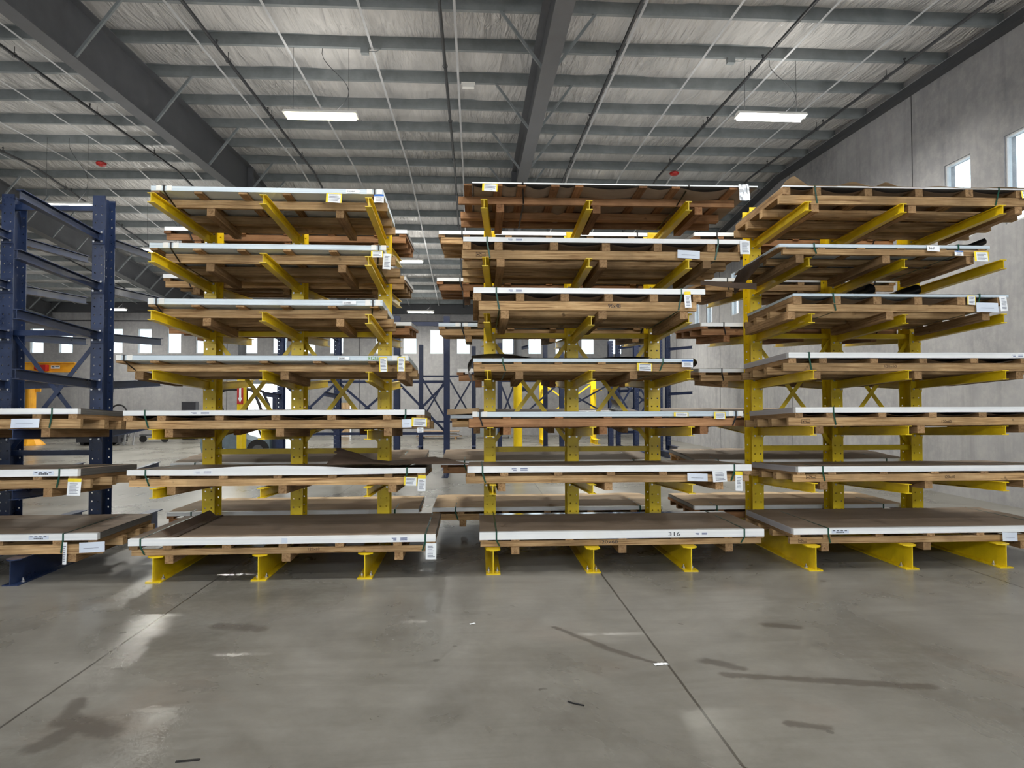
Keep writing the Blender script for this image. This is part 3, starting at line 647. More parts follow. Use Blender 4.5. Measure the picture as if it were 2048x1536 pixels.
small('junction_box', 'grey junction box on a purlin above the twin white strip light', 'junction box', MB().box(-.07, .07, -.05, .05, -.11, -.002).tube([(.07, 0, -.06), (.2, 0, -.06), (.3, 0, -.002)], .008, 6), 'galvanized', (4.85, 12.36, zp(12.36)))
for x, lb in ((-10.4, 'round red bell under the ceiling above the blue rack'), (5.85, 'round red bell under the ceiling behind the middle yellow rack')):
    small('alarm_bell', lb, 'alarm', MB().tube([(0, 0, -.02), (0, 0, -.05), (0, 0, -.10), (0, 0, -.13)], [.10, .14, .12, .05], 14), 'red_paint', (x, 19.3, zp(19.3)+.02), 'red alarm bells')

# ------------------------------------------------------------------ cantilever racks
ARM, SL = 1.454, .05
RACK = [(-2.167, 8.407, .00756), (1.245, 8.500, -.00315), (4.659, 8.434, -.00395), (-5.58, 8.36, .010)]
TOP = [3.95, 3.96, 4.29, 4.30]
RNAME = ['yellow rack next to the blue rack', 'middle yellow rack', 'yellow rack beside the concrete wall', 'blue rack']
HC, FWD = .24, .146
def column_mesh(h, mat_):
    mb = MB(); mb.holed(FWD, .26, h, 0, .012); mb.holed(FWD, .26, h, HC-.012, .012)
    mb.box(-.005, .005, .012, HC-.012, .26, h); return mb.mesh('column', mat_)
bolt = MB().disc((0, 0, 0), (0, -1, 0), .013, .014, 6)
bolt_me = bolt.mesh('mounting_bolt', 'steel')
anch = MB().disc((0, 0, 0), (0, 0, 1), .022, .004, 10).disc((0, 0, .004), (0, 0, 1), .014, .016, 6).disc((0, 0, .02), (0, 0, 1), .007, .02, 8).mesh('anchor_bolt', 'steel')
def rack(i, mat_, label):
    X, Y, rz = RACK[i]
    t = empty('cantilever_rack', (X, Y, 0), (0, 0, rz)); tag(t, label, 'rack', 'cantilever racks in the front row')
    cm = column_mesh(TOP[i], mat_)
    for j in range(3):
        xj = (j-1)*1.05
        link('column', cm, t, (xj, 0, 0))
        bu = TIPS[i][6][j][0]
        b = MB(); y0, y1, H, w = -ARM, HC+ARM, .2556, .149
        b.box(bu-w/2, bu+w/2, y0, y1, 0, .012)
        b.box(bu-.005, bu+.005, y0+.002, y1, .012, H-.012)
        outl = [(bu-w/2, y0+.05), (bu-w/4, y0+.012), (bu, y0), (bu+w/4, y0+.012), (bu+w/2, y0+.05), (bu+w/2, y1), (bu-w/2, y1)]
        b.loft([(p[0], p[1], H-.012) for p in outl], [(p[0], p[1], H) for p in outl])
        bb = b.build('base_beam', mat_, t)
        for s in (-1, 1):
            link('anchor_bolt', anch, bb, (bu+s*.045, y0+.13, .012))
        for k in range(6):
            tu, tz = TIPS[i][k][j]
            ztip = tz-.05; zroot = ztip-SL*(ARM-.0)+.0
            for side in (-1, 1):
                a = MB()
                if side < 0: a.isec((tu, -ARM, ztip), (xj, -.014, zroot), .07, .1, .008, .007)
                else: a.isec((xj, HC+.014, zroot), (2*xj-tu if False else tu, HC+ARM, ztip), .07, .1, .008, .007)
                ao = a.build('arm', mat_, t)
                yp = -.013 if side < 0 else HC+.001
                MB().box(xj-.07, xj+.07, yp, yp+.012, zroot-.09, zroot+.09).build('mounting_plate', mat_, ao)
                if side < 0:
                    for bx_ in (-.045, .045):
                        for bz_ in (-.055, .055): link('mounting_bolt', bolt_me, ao, (xj+bx_, yp, zroot+bz_))
    zs = [1.19, 2.64] + ([4.17] if i == 3 else [])
    for j in (0, 1):
        xa, xb = (j-1)*1.05+.006, j*1.05-.006
        for z in zs: MB().box(xa, xb, .095, .145, z-.032, z+.032).build('horizontal_brace', mat_, t)
        MB().beam((xa, .105, zs[0]+.03), (xb, .105, zs[1]-.03), .008, .05).build('diagonal_brace', mat_, t)
        MB().beam((xa, .135, zs[1]-.03), (xb, .135, zs[0]+.03), .008, .05).build('diagonal_brace', mat_, t)
    return t
rack(0, 'yellow', 'yellow double-sided cantilever rack standing between the blue rack and the middle yellow rack')
rack(1, 'yellow', 'middle yellow double-sided cantilever rack, yellow racks on both sides of it')
rack(2, 'yellow', 'yellow double-sided cantilever rack closest to the concrete wall with windows')
rack(3, 'navy', 'dark blue cantilever rack with empty upper arms in the front row')

# ------------------------------------------------------------------ bundles of sheet metal on skids
P120 = [0, .115, .31, .5, .69, .885, 1]; P96 = [0, .19, .385, .585, .79, .985]
BNAME = {0: 'top', 1: 'second', 2: 'third', 3: 'fourth', 4: 'fifth', 5: 'sixth', 6: 'base'}
def tag_card(par, u0, z0, w, h, kind, yb, rng):
    kd, _, txt = kind.partition(':')
    if kd in ('stencil', 'hand', 'green'):
        size = h*1.25
        me = text_mesh(txt, size)
        xs = [v.co.x for v in me.vertices]; sx_ = w/max(.01, (max(xs)-min(xs)))
        o_ = link({'stencil': 'stencilled_size', 'hand': 'handwriting', 'green': 'green_number'}[kd], me.copy(), par, (u0-min(xs)*sx_, yb, z0+h*.1), (math.pi/2, 0, 0))
        o_.data.materials.clear(); o_.data.materials.append(MAT[{'stencil': 'stamp_ink', 'hand': 'ink', 'green': 'green_ink'}[kd]])
        o_.scale = (sx_, 1, 1); return o_
    if kd == 'stamp':
        mb = MB(); t_ = .004
        mb.box(u0, u0+w, yb-.0006, yb, z0, z0+t_); mb.box(u0, u0+w, yb-.0006, yb, z0+h-t_, z0+h); mb.box(u0, u0+t_, yb-.0006, yb, z0+t_, z0+h-t_); mb.box(u0+w-t_, u0+w, yb-.0006, yb, z0+t_, z0+h-t_)
        mb.box(u0+w*.36, u0+w*.36+t_, yb-.0006, yb, z0+t_, z0+h-t_)
        mb.box(u0+.012, u0+w*.3, yb-.0006, yb, z0+h*.35, z0+h*.6); mb.box(u0+w*.42, u0+w*.6, yb-.0006, yb, z0+h*.55, z0+h*.72); mb.box(u0+w*.5, u0+w*.92, yb-.0006, yb, z0+h*.25, z0+h*.4)
        return mb.build('treatment_stamp', 'stamp_ink', par)
    if kd == 'tape':
        return MB().box(u0, u0+w, yb-.001, yb, z0, z0+h).build('clear_tape', 'pouch', par)
    if kd in ('sticker', 'barcode'):
        o_ = MB().box(0, w, -.0008, 0, 0, h).build('sticker', 'pouch' if kd == 'barcode' else 'paper', par, (u0, yb, z0))
        pr = MB()
        if kd == 'sticker':
            for a, b_, c_, d_ in ((.08, .34, .58, .74), (.16, .34, .2, .38), (.55, .72, .56, .76), (.72, .93, .56, .76), (.55, .93, .2, .36)): pr.box(a*w, b_*w, -.0014, -.0008, c_*h, d_*h)
        else:
            for q in range(4): pr.box((.06+.23*q)*w, (.2+.23*q)*w, -.0014, -.0008, .62*h, .8*h)
            for q in range(16): pr.box((.25+.03*q)*w, (.25+.03*q+.012+.008*(q % 3))*w, -.0014, -.0008, .12*h, .45*h)
        pr.build('printing', 'blue_ink' if kd == 'sticker' else 'ink', o_)
        return o_
    # hanging cards, hung from their top edge
    rot = (rng.uniform(-.05, .02), rng.uniform(-.06, .06), 0)
    pos = (u0+w/2, yb-.012, z0+h)
    nm = {'yellow': 'yellow_bordered_tag', 'yellowtop': 'yellow_topped_tag', 'blue': 'blue_topped_tag', 'white': 'white_tag', 'plain': 'document_pouch', 'foil': 'foil_pouch', 'note': 'paper_note'}[kd]
    mb = MB(); nxg = 6
    def bend(a, b_): return (-w/2+w*a, -.006*math.sin(a*3.0)-(.004*b_), -h*b_)
    if kd == 'foil': bend = lambda a, b_: (-w/2+w*a, -.01-.012*noise.noise((a*4, b_*5, 3)), -h*b_)
    mb.grid(nxg, 4, bend)
    # back side of the card
    mb.grid(nxg, 4, lambda a, b_: (bend(1-a, b_)[0], bend(1-a, b_)[1]+.0012, bend(1-a, b_)[2]))
    o_ = mb.build(nm, {'plain': 'pouch', 'foil': 'foil'}.get(kd, 'paper'), par, pos, rot)
    if kd in ('yellow', 'yellowtop', 'blue'):
        bd = MB(); e = .0016
        def strip(a0, a1, b0, b1):
            bd.grid(4, 1, lambda a, b_: (lambda p: (p[0], p[1]-e, p[2]))(bend(a0+(a1-a0)*a, b0+(b1-b0)*b_)))
        if kd == 'yellow': strip(0, .13, 0, 1); strip(.93, 1, 0, 1); strip(.13, .93, 0, .07)
        elif kd == 'yellowtop': strip(0, 1, 0, .2)
        else: strip(0, 1, 0, .22)
        bd.build('coloured_band', 'tag_blue' if kd == 'blue' else 'tag_yellow', o_)
    if kd == 'note':
        me = text_mesh(txt, h*.62).copy(); me.materials.clear(); me.materials.append(MAT['ink'])
        xs = [v.co.x for v in me.vertices]; s_ = min(1, w*.86/max(.01, max(xs)))
        q = link('handwriting', me, o_, (-w*.43, -.0105, -h*.74), (math.pi/2, 0, 0)); q.scale = (s_, s_, 1)
    elif kd not in ('foil',):
        pr = MB(); e = .0032; top = .3 if kd in ('yellowtop', 'blue') else .16; rows = max(3, min(8, int(h/.018)))
        if kd == 'plain': rows = 1; top = .55
        for q in range(rows):
            b0 = top+(1-top-.08)*q/rows; ln = rng.uniform(.45, .72) if kd != 'plain' else .6
            pr.grid(3, 1, lambda a, b_: (lambda p: (p[0], p[1]-e, p[2]))(bend(.18+ln*a, b0+(.35/rows*(1-top) if kd != 'plain' else .04)*b_)))
        pr.build('printing', 'print_ink', o_)
    return o_

def ribbon(pts, w, t, x0):
    """band of width w along x that follows (dx, y, z) points"""
    mb = MB(); P = [Vector(p) for p in pts]
    for i in range(len(P)-1):
        a, b_ = P[i], P[i+1]; d = (b_-a).normalized(); n_ = Vector((0, -d.z, d.y))*t/2; ex = d*t*.3
        a2, b2 = a-ex, b_+ex
        mb.loft([(x0+a2.x-w/2, a2.y-n_.y, a2.z-n_.z), (x0+a2.x+w/2, a2.y-n_.y, a2.z-n_.z), (x0+a2.x+w/2, a2.y+n_.y, a2.z+n_.z), (x0+a2.x-w/2, a2.y+n_.y, a2.z+n_.z)],
                [(x0+b2.x-w/2, b2.y-n_.y, b2.z-n_.z), (x0+b2.x+w/2, b2.y-n_.y, b2.z-n_.z), (x0+b2.x+w/2, b2.y+n_.y, b2.z+n_.z), (x0+b2.x-w/2, b2.y+n_.y, b2.z+n_.z)])
    return mb

def bundle(rk, k, side, d, style, wood_='pine', label='', top='kraft', strapc='green_strap', group=None, opts=()):
    rng = random.Random(rk*100+k*10+(1 if side > 0 else 0))
    X, Y, rz = RACK[rk]; c, s = math.cos(rz), math.sin(rz)
    slope = 0 if k == 6 else SL
    W = d['W']; ul, ur = d['u']
    if side < 0:
        v = -ARM+d['s']; W = min(W, -v-.048); ang = -math.atan(slope)
    else:
        v = .30; ang = math.atan(slope)
    if side < 0:
        z = max(q[1]-(0 if k == 6 else SL*d['s']) for q in TIPS[rk][k])
    else:
        z = max(q[1] for q in TIPS[rk][k])-(0 if k == 6 else SL*(ARM-.06))
    if k == 6: z = .2556
    z += .0045
    t = empty('sheet_metal_bundle', (X-v*s, Y+v*c, z), (ang, 0, rz)); tag(t, label, 'metal sheet bundle', group)
    wx, wy = wood_+'_x', wood_+'_y'
    hb, th, hs = d['hb'], d['th'], d['hs']; su0, su1 = d['su']
    # stringers
    sb = d.get('sb', 0)
    rows = [(sb+.02, .045), (sb+(W-sb)*.36, .09), (sb+(W-sb)*.67, .09), (W-.065, .045)]
    if side < 0 and sb > 0: rows = [(sb+.02, .045), (sb+(W-sb)*.58, .09), (W-.065, .045)]
    for yy, ww in rows:
        MB().box(su0+rng.uniform(-.01, .01), su1+rng.uniform(-.012, .012), yy, yy+ww, 0, hs).build('stringer', wx, t)
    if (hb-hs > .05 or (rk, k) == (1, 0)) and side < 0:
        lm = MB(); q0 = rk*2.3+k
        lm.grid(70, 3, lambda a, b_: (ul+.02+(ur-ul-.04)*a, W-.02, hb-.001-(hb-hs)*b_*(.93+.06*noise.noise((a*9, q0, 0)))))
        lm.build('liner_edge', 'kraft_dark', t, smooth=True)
        sg = MB(); pp = [ul+.04+(ur-ul-.09)*f_ for f_ in d.get('boards', P120 if ur-ul > 2.6 else P96)]
        def sag(a, b_):
            x = ul+.02+(ur-ul-.04)*a; dd = .6*max(hb-hs, .11)
            for p_, q_ in zip(pp, pp[1:]):
                if p_+.045 < x < q_-.045:
                    s_ = (x-p_-.045)/(q_-p_-.09); return (x, .03+(W-.06)*b_, hb-.003-dd*math.sin(math.pi*s_)*(.45+.5*noise.noise((p_*5, q0, b_*2))))
            return (x, .03+(W-.06)*b_, hb-.003)
        sg.grid(110, 5, sag); sg.build('sagging_liner', 'kraft', t, smooth=True)
    fr = P120 if ur-ul > 2.6 else P96
    if 'boards' in d: fr = d['boards']
    for q, f_ in enumerate(fr):
        x = ul+.04+(ur-ul-.09)*f_+rng.uniform(-.008, .008)
        MB().box(x-.043, x+.043, rng.uniform(.0, .014), W-.01, hs, hb-.001).build('deck_board', wy, t)
    arms = [(j-1)*1.05 for j in range(3)]
    for x in d['run']:
        for j in range(3):
            a = TIPS[rk][k][j][0]; lo, hi = min(a, arms[j])-.09, max(a, arms[j])+.09
            if k == 6: lo, hi = a-.125, a+.125
            if lo < x < hi: x = lo if x-lo < hi-x else hi
        MB().box(x-.042, x+.042, sb+.03, W-.06, -.085, -.001).build('runner', wy, t)
    # the stack of sheets
    zt = hb+th
    if style == 'bare':
        MB().box(ul, ur, 0, W, hb, zt).build('sheet_stack', 'sheet_edge', t)
    else:
        MB().box(ul+.003, ur-.003, .003, W, hb, zt).build('sheet_stack', ('sheet_edge_grey' if side > 0 else 'mirror_steel' if 'mirror' in opts else 'sheet_edge_grey'), t)
    MB().box(ul+.01, ur-.01, .01, W-.01, hb-.0035, hb-.0005).build('bottom_liner', 'grey_under', t) if False else None
    if style in ('protector', 'thin'):
        e = MB(); n_ = 60; bul = .055 if 'bulge' in opts else .004
        def zz(a): 
            base = zt+.002+(.034*math.sin(math.pi*(a-.2)/.58) if 'bulge' in opts and .2 < a < .78 else 0)
            return base+.0025*noise.noise((a*9, rk*3.1+k, 0))
        sag = lambda a: -.012*math.sin(math.pi*a) if 'bulge' in opts else .002*noise.noise((a*6, k, 7))
        e.grid(n_, 1, lambda a, b_: (ul+(ur-ul)*a, -.004, hb+sag(a)+(zz(a)-hb-sag(a))*b_))
        e.grid(n_, 1, lambda a, b_: (ul+(ur-ul)*a, -.004+(.06 if 'bulge' not in opts else .12)*b_, zz(a)-(zz(a)-zt-.003)*b_*(1 if 'bulge' in opts else .5)))
        e.add([(ul, -.004, hb), (ul, -.004, zt+.001), (ul, .05, zt+.001), (ul, .05, hb)], [(0, 1, 2, 3)])
        e.add([(ur, -.004, hb), (ur, .05, hb), (ur, .05, zt+.001), (ur, -.004, zt+.001)], [(0, 1, 2, 3)])
        e.build('edge_protector', 'protector', t)
        if 'ends' in opts:
            for xx, s_ in ((ul, -1), (ur, 1)):
                MB().box(xx-.004 if s_ < 0 else xx, xx if s_ < 0 else xx+.004, .052, W, hb-.004, zt+.003).box(min(xx, xx-s_*.05), max(xx, xx-s_*.05), .07, W, zt+.0005, zt+.003).build('end_protector', 'protector_grey', t)
    if top:
        y0 = .05 if style in ('protector', 'thin') else .004; y1 = W-.004
        if 'mirror' in opts: y1 = W-.13
        tp = MB(); amp = .02 if 'wavy' in opts else .0035
        tp.grid(40, 12, lambda a, b_: (ul+.004+(ur-ul-.008)*a, y0+(y1-y0)*b_, zt+.0035+amp*abs(noise.noise((a*5+k, b_*3, rk)))*(min(1, 6*b_))))
        tp.build('kraft_cover', top, t, smooth=True)
    # straps
    if style != 'plainwood':
        for x in d['strap']:
            if x < ul+.02 or x > ur-.02: x = min(max(x, ul+.1), ur-.1)
            dx = .03 if x < (ul+ur)/2 else -.03
            zs_ = zt+.0075
            pts = [(0, W+.004, zs_-.004), (0, -.007, zs_), (0, -.007, hb-.003), (dx, sb+.014, .012), (dx, sb+.03, -.0015), (dx, W-.02, -.0015), (0, W+.006, hb), (0, W+.006, zs_)]
            ribbon(pts, .017, .0016, x).build('strap', strapc, t)
            if strapc == 'black_strap' and style == 'bare':
                for o2 in (-.08, .025):
                    MB().box(x+o2, x+o2+.055, -.004, -.0005, hb+.002, zt+.003).build('edge_clip', 'white_plastic', t)
    for tg in d.get('tags', ()):
        u0, z0, w, h, kind = tg
        kd = kind.split(':')[0]
        if z0 < .006 and kd in ('yellow', 'yellowtop', 'blue', 'white', 'plain', 'foil', 'note'):
            hw_ = .085 if k == 6 else .045
            if any(u0-hw_ < q[0] < u0+w+hw_ for q in TIPS[rk][k]): h = h+z0-.008; z0 = .008
        onedge = z0+h/2 > hb-.005
        yb = -.006 if (onedge or kd in ('yellow', 'yellowtop', 'blue', 'white', 'plain', 'foil', 'note')) else sb+.0185
        if onedge and kd in ('sticker', 'barcode', 'hand', 'green', 'tape', 'stencil'):
            h2 = min(h, th*.8); z0 = hb+(th-h2)/2; h = h2
        elif kd in ('stencil', 'hand', 'stamp'):
            h = min(h, hs*.8); z0 = min(max(z0, .006), hs-h-.004)
        tag_card(t, u0, z0, w, h, kind, yb, rng)
    return t

FS = {  # front bundles: style, wood, label, options
 (0, 0): ('bare', 'pine', 'pale layered sheet bundle with a blue-topped tag, top arms of first yellow rack', 'black_strap', ()),
 (0, 1): ('bare', 'pine', 'pale sheet bundle with dangling white tag, second arms of yellow rack by blue one', 'black_strap', ()),
 (0, 2): ('bare', 'pine', 'pale sheet bundle noted 54104-B, third arms of the yellow rack by the blue one', 'black_strap', ()),
 (0, 3): ('bare', 'pine', 'long pale sheet bundle with green number 91255 and two yellow tags', 'black_strap', ()),
 (0, 4): ('protector', 'pine', 'white-edged bundle, fifth arms of the yellow rack next to the blue rack', 'green_strap', ()),
 (0, 5): ('protector', 'pine', 'white-edged bundle with bulging dirty paper edge and torn kraft on it', 'green_strap', ('bulge',)),
 (0, 6): ('protector', 'pine', 'kraft-topped bundle on the base beams of the yellow rack next to the blue rack', 'green_strap', ()),
 (1, 0): ('thin', 'red_pine', 'reddish wooden skid with one thin sheet and wavy kraft, top of middle yellow rack', 'black_strap', ()),
 (1, 1): ('protector', 'pine', 'white-edged bundle on second arms of the middle yellow rack, knotty pale skid', 'green_strap', ()),
 (1, 2): ('protector', 'pine', 'white-edged bundle whose skid is handwritten 96x48, third arms of middle yellow rack', 'green_strap', ()),
 (1, 3): ('bare', 'pine', 'bundle wrapped in curling black film, fourth arms of the middle yellow rack', 'green_strap', ()),
 (1, 4): ('bare', 'red_pine', 'pale sheet bundle on a reddish skid, fifth arms of the middle yellow rack', 'black_strap', ()),
 (1, 5): ('protector', 'pine', 'white-edged bundle with a row of hanging tags, sixth arms of the middle yellow rack', 'green_strap', ()),
 (1, 6): ('protector', 'pine', 'kraft-topped bundle handwritten 316 on the base beams of the middle yellow rack', 'green_strap', ('mirror',)),
 (2, 0): ('thin', 'pine', 'skid with ragged kraft paper on top arms of the rack beside the concrete wall', 'green_strap', ()),
 (2, 1): ('bare', 'pine', 'thin sheet bundle noted 36-F with hanging brown wrap, beside the concrete wall', 'green_strap', ()),
 (2, 2): ('bare', 'pine', 'thin white sheet bundle with black film curls, third arms beside the concrete wall', 'green_strap', ()),
 (2, 3): ('protector', 'pine', 'white-edged bundle on fourth arms of the rack beside the concrete wall', 'green_strap', ('ends',)),
 (2, 4): ('protector', 'pine', 'white-edged bundle on fifth arms of the rack beside the concrete wall', 'green_strap', ('ends',)),
 (2, 5): ('protector', 'pine', 'white-edged bundle on sixth arms of the rack beside the concrete wall', 'green_strap', ('ends',)),
 (2, 6): ('protector', 'pine', 'kraft-topped bundle on base beams of the rack beside the concrete wall', 'green_strap', ('ends',)),
 (3, 4): ('protector', 'pine', 'topmost of the three bundles on the blue rack, white document pouch hanging', 'green_strap', ()),
 (3, 5): ('protector', 'pine', 'middle of the three bundles on the blue rack, yellow-topped tag hanging', 'green_strap', ()),
 (3, 6): ('protector', 'pine', 'lowest of the three bundles on the blue rack, resting on its base beams', 'green_strap', ()),
}
BUN = {}
FRONT[1, 3]['s'] = .2
FRONT[1, 0]['boards'] = [-.03, .0815, .165, .28, .37, .60, .72, .93]
for key, (style, wd, lb, sc_, op) in FS.items():
    BUN[key] = bundle(key[0], key[1], -1, FRONT[key], style, wd, lb, top='kraft', strapc=sc_, group='sheet bundles on the camera side of the racks', opts=op)

BLAB = {0: 'top', 1: 'second', 2: 'third', 3: 'fourth', 4: 'fifth', 5: 'sixth', 6: 'base'}
for (rk, k), (a, b_) in BACK.items():
    zt_ = sum(q[1] for q in TIPS[rk][k])/3
    zroot = zt_-(SL*(ARM-.06) if k != 6 else 0)
    if rk == 2 and k == 2: b_ = 1.05
    d = dict(W=1.22, u=(a, b_), hb=.115, th=.045, hs=.08, su=(a+.02, b_-.03), run=[a+(b_-a)*q for q in (.13, .5, .87)], strap=[a+.3, b_-.3], z=zroot, s=0)
    lv = 'base beams' if k == 6 else BLAB[k]+' arms'
    lb = 'bundle on the far-side %s of the %s' % (lv, RNAME[rk])
    st = 'protector' if (rk, k) not in ((1, 2), (1, 4), (0, 4)) else 'bare'
    wd = 'red_pine' if (rk+k) % 2 == 0 else 'pine'
    BUN[rk, k, 1] = bundle(rk, k, 1, d, st, wd, lb, top='black_film' if (rk, k) in ((1, 2), (1, 3)) else 'kraft_dark' if (rk, k) in ((1, 4), (0, 4)) else 'kraft_light' if k == 6 else 'kraft', strapc='green_strap' if k > 3 else 'black_strap', group='sheet bundles on the far side of the racks', opts=('wavy',) if k >= 5 else ())

# --- parts peculiar to single bundles
def wavy_strip(par, name, mat_, x0, x1, y, ztop, depth, amp, seed, n_=90, dy=0.0):
    mb = MB()
    def fn(a, b_):
        dd = depth+amp*noise.noise((a*7.5, seed, 0))+amp*.4*noise.noise((a*21, seed, 3))
        return (x0+(x1-x0)*a, y+dy*b_+.006*math.sin(a*60), ztop-dd*b_)
    mb.grid(n_, 4, fn)
    return mb.build(name, mat_, par, smooth=True)
d = FRONT[2, 0]
mb = MB(); zt_ = d['hb']+d['th']
mb.grid(90, 3, lambda a, b_: (d['u'][0]+.02+(d['u'][1]-d['u'][0]-.04)*a, -.02+.16*b_, zt_+.006+(1-b_)*(.035*max(0, noise.noise((a*8, .3, 5)))+.10*max(0, 1-abs(a-.03)/.05)+.05*max(0, 1-abs(a-.25)/.06)+.04*max(0, 1-abs(a-.37)/.04)-.008)))
mb.build('ragged_kraft_edge', 'kraft_light', BUN[2, 0], smooth=True)
def curl(par, mat_, x0, width, y, z, r, turn, name='film_curl', depth=.6, sgn=1):
    mb = MB()
    def fn(a, b_):
        # sheet lying flat then rolling over on itself, profile in x-z
        L_ = a*(width+turn*r)
        if L_ < width: return (x0+sgn*L_, y+depth*b_, z)
        th_ = (L_-width)/r
        return (x0+sgn*(width+r*math.sin(th_)), y+depth*b_, z+r*(1-math.cos(th_)))
    mb.grid(28, 4, fn); return mb.build(name, mat_, par, smooth=True)
d = FRONT[1, 3]; zt_ = d['hb']+d['th']
mb = MB()
mb.grid(60, 3, lambda a, b_: (d['u'][0]-.02+1.95*a, .01+.5*b_, zt_+.008+.05*max(0, math.sin(a*8.2+.4))*max(0, 1-.8*a)))
mb.build('black_film_top', 'black_film', BUN[1, 3], smooth=True)
mb = MB()
mb.grid(14, 4, lambda a, b_: (d['u'][0]-.012-.05*math.sin(math.pi*a), .02+.9*b_, zt_+.01-.2*a)); mb.build('black_film_end', 'black_film', BUN[1, 3], smooth=True)
mb = MB()
mb.grid(14, 4, lambda a, b_: (d['u'][1]+.012+.04*math.sin(math.pi*a), .02+.9*b_, zt_+.008-.1*a)); mb.build('black_film_end', 'black_film', BUN[1, 3], smooth=True)
d = FRONT[2, 1]; zt_ = d['hb']+d['th']
curl(BUN[2, 1], 'black_film', d['u'][1]-.36, .3, .01, zt_+.012, .038, 2.8)
mb = MB()   # brown wrap drooping from the rack end of that bundle
mb.grid(14, 6, lambda a, b_: (d['u'][0]-.01-.06*math.sin(2.2*a), .35+.75*b_, zt_-.02-a*(.12+.17*b_)+.02*noise.noise((a*3, b_*4, 1)))); mb.build('hanging_wrap', 'kraft_dark', BUN[2, 1], smooth=True)
mb = MB()
mb.grid(20, 3, lambda a, b_: (d['u'][0]+.05-.66*a, .72+.015*math.sin(a*5), -.15+.02*a+(-.075+.0*a)*b_*(1-.35*a))); mb.build('hanging_wrap', 'kraft_dark', BUN[2, 1], smooth=True)
d = FRONT[2, 2]; zt_ = d['hb']+d['th']
curl(BUN[2, 2], 'black_film', -.75, .35, .10, zt_+.014, .06, 4.6, depth=.4)
curl(BUN[2, 2], 'black_film', -.32, .42, .08, zt_+.014, .055, 3.6, depth=.4)
# torn kraft paper lying loose on the sixth-level bundle
def loose(name, label, cat, mb, mats, rk, u, v, z, rz=0, group=None, smooth=True):
    X, Y, r0 = RACK[rk]; c, s = math.cos(r0), math.sin(r0)
    o_ = mb.build(name, mats, None, (X+u*c-v*s, Y+u*s+v*c, z), (0, 0, r0+rz), smooth); tag(o_, label, cat, group); return o_
d = FRONT[0, 5]; zt5 = d['z']+d['hb']+d['th']
mb = MB(); mb.grid(30, 14, lambda a, b_: (1.5*a*(1-.15*b_)+.12*noise.noise((b_*6, 2, 1)), -.36+.8*b_+.08*noise.noise((a*6, 4, 1)), -.012-.036*b_+.05*abs(noise.noise((a*4, b_*3, 8)))+.16*max(0, 1-a*3.2)*b_+.10*max(0, 1-abs(a-.8)/.2)*b_*(1-b_)*2))
loose('torn_kraft_paper', 'crumpled torn brown paper on the bulging white-edged bundle', 'paper', mb, 'kraft_dark', 0, .62, -.95, zt5+.062)
# cardboard angle lying across the base bundle
d = FRONT[0, 6]; zt6 = d['z']+d['hb']+d['th']
mb = MB()
mb.loft([(-.075, 0, .066), (-.07, 0, .07), (.002, 0, .006), (.09, 0, .012), (.09, 0, .006), (0, 0, 0)], [(-.075, 1.28, .066), (-.07, 1.28, .07), (.002, 1.28, .006), (.09, 1.28, .012), (.09, 1.28, .006), (0, 1.28, 0)])
loose('cardboard_angle', 'brown cardboard angle strip lying across the base bundle next to the blue rack', 'cardboard strip', mb, 'kraft_dark', 0, -.93, -1.36, zt6+.012, smooth=False)
# folded kraft tray on the far-side fifth bundle of the middle rack
d_ = BUN[1, 4, 1]
mb = MB(); mb.grid(10, 4, lambda a, b_: (-1.60+.42*a, -.03+.4*b_, .165+.055*(1-abs(2*b_-1))+.02*a)); mb.build('folded_paper', 'kraft_light', d_, smooth=False)
curl(d_, 'black_film', .1, .5, .05, .17, .09, 3.4, depth=.6, name='liner_curl')
# ------------------------------------------------------------------ far racks
def far_rack(name_label, cols, Y, tops, mat_, z0, z1, arms=(), w=.15, back=.2, extra=()):
    t = empty('cantilever_rack', (0, Y, 0)); tag(t, name_label, 'rack', 'empty racks in the background')
    for x, h_ in zip(cols, tops):
        mb = MB(); mb.holed(w, 0, h_, 0, .012, off=.04, n=4); mb.box(-w/2, w/2, back-.012, back, 0, h_); mb.box(-.005, .005, .012, back-.012, 0, h_)
        mb.build('column', mat_, t, (x, 0, 0))
        MB().box(x-w/2, x+w/2, -1.0, back, 0, .012).box(x-.006, x+.006, -1.0, -.001, .012, .18).box(x-w/2, x+w/2, -1.0, -.001, .18, .192).build('base_beam', mat_, t)
    for a, b_ in zip(cols, cols[1:]):
        for z in (z0, z1): MB().box(a+.006, b_-.006, .08, .13, z-.035, z+.035).build('horizontal_brace', mat_, t)
        MB().beam((a, .09, z0), (b_, .09, z1), .01, .06).build('diagonal_brace', mat_, t)
        MB().beam((a, .12, z1), (b_, .12, z0), .01, .06).build('diagonal_brace', mat_, t)
    for p_, q_, z in extra: MB().box(cols[p_]+.006, cols[q_]-.006, .08, .13, z-.05, z+.05).build('horizontal_brace', mat_, t)
    for x, z, ln, dx in arms:
        MB().isec((x, -.004, z-.04), (x+dx, -ln, z), .07, .1, .008, .007).build('arm', mat_, t)
    return t
PX = lambda px, Y: (px-947)/1350*Y*(1+.0032*(px-947)/1350*0)
far_rack('distant blue rack with bright holes, seen through the yellow rack next to the blue rack', [PX(p, 17.0) for p in (566, 676, 793, 892)], 17.0, [3.9, 3.9, 3.95, 3.95], 'far_navy', 1.0, 2.3,
         [(PX(p, 17.0), z, 1.1, -.05) for p in (566, 676) for z in (3.42, 1.98)], extra=((2, 3, 3.76),))
far_rack('distant blue braced rack in the gap between the first two yellow racks', [PX(p, 25) for p in (841, 893.5, 946)], 25.0, [3.9, 4.0, 3.85], 'far_navy', 1.06, 2.74)
